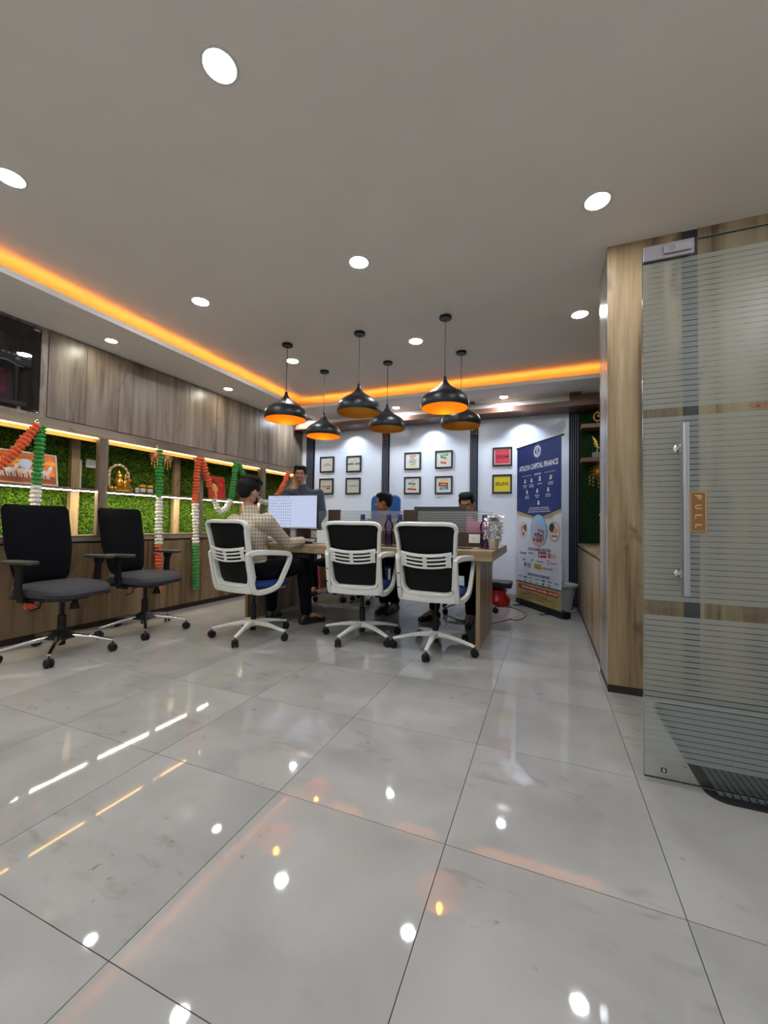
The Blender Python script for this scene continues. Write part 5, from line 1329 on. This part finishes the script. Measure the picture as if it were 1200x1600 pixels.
# standing man
J = dict(pelvis=(-2.98, 4.66, .93), chest=(-3.0, 4.63, 1.22), neck=(-3.03, 4.60, 1.44), head=(-3.055, 4.575, 1.585),
         shoulder_r=(-3.19, 4.50, 1.35), shoulder_l=(-2.84, 4.72, 1.35), elbow_r=(-3.22, 4.40, 1.08), elbow_l=(-2.74, 4.66, 1.07), wrist_r=(-3.08, 4.24, .90), wrist_l=(-2.72, 4.45, .92),
         hip_r=(-3.08, 4.63, .90), hip_l=(-2.89, 4.69, .90), knee_r=(-3.10, 4.60, .48), knee_l=(-2.90, 4.66, .48), ankle_r=(-3.12, 4.66, .09), ankle_l=(-2.88, 4.72, .09), toe_r=(-3.10, 4.52, .035), toe_l=(-2.84, 4.58, .035))
person('person', 'standing man in dark blue shirt behind the monitor, looking to the right', J, mat('dark_blue_cotton', (.022, .030, .055), .85, sheen=.2), dark_trouser, ((R_(180 + 30), R_(0)), dict(k=1.05)), .008,
       handdir={'_r': ((.3, -.5, -.6), (-.5, -.5, .3), 1), '_l': ((-.1, -.6, -.6), (.3, -.5, .5), -1)}, belly=.02)
# seated man in profile
J = dict(pelvis=(-1.77, 4.56, .575), chest=(-1.775, 4.50, .84), neck=(-1.785, 4.48, 1.045), head=(-1.80, 4.47, 1.205),
         shoulder_r=(-1.97, 4.45, .95), shoulder_l=(-1.60, 4.50, .95), elbow_r=(-2.0, 4.28, .76), elbow_l=(-1.56, 4.28, .76), wrist_r=(-1.86, 4.10, .80), wrist_l=(-1.66, 4.10, .80),
         hip_r=(-1.86, 4.50, .55), hip_l=(-1.68, 4.50, .55), knee_r=(-1.73, 4.12, .56), knee_l=(-1.50, 4.14, .56), ankle_r=(-1.62, 4.10, .09), ankle_l=(-1.52, 4.14, .09), toe_r=(-1.63, 3.98, .035), toe_l=(-1.54, 4.01, .035))
person('person', 'seated man on the far side of the desk shown in profile facing left', J, mat('brown_cotton', (.10, .07, .05), .85), dark_trouser, ((R_(100), R_(-4)), dict(k=1.0)), .008,
       handdir={'_r': ((.1, -1, -.1), (0, 0, 1), 1), '_l': ((-.1, -1, -.1), (0, 0, 1), -1)})
# seated man with pink shirt
J = dict(pelvis=(-.79, 4.44, .575), chest=(-.785, 4.36, .83), neck=(-.78, 4.32, 1.03), head=(-.778, 4.28, 1.175),
         shoulder_r=(-.97, 4.32, .94), shoulder_l=(-.60, 4.32, .94), elbow_r=(-1.0, 4.16, .78), elbow_l=(-.56, 4.16, .78), wrist_r=(-.88, 4.03, .80), wrist_l=(-.68, 4.03, .80),
         hip_r=(-.88, 4.38, .55), hip_l=(-.70, 4.38, .55), knee_r=(-.99, 4.02, .56), knee_l=(-.68, 4.0, .56), ankle_r=(-1.04, 3.98, .09), ankle_l=(-.665, 3.93, .09), toe_r=(-1.12, 3.85, .035), toe_l=(-.66, 3.79, .035))
person('person', 'seated man in pink shirt looking down behind the right dark monitor', J, mat('pink_cotton', (.62, .17, .27), .85), dark_trouser, ((R_(178), R_(-20)), dict(k=1.0)), .008,
       handdir={'_r': ((.2, -1, -.1), (0, 0, 1), 1), '_l': ((-.2, -1, -.1), (0, 0, 1), -1)})
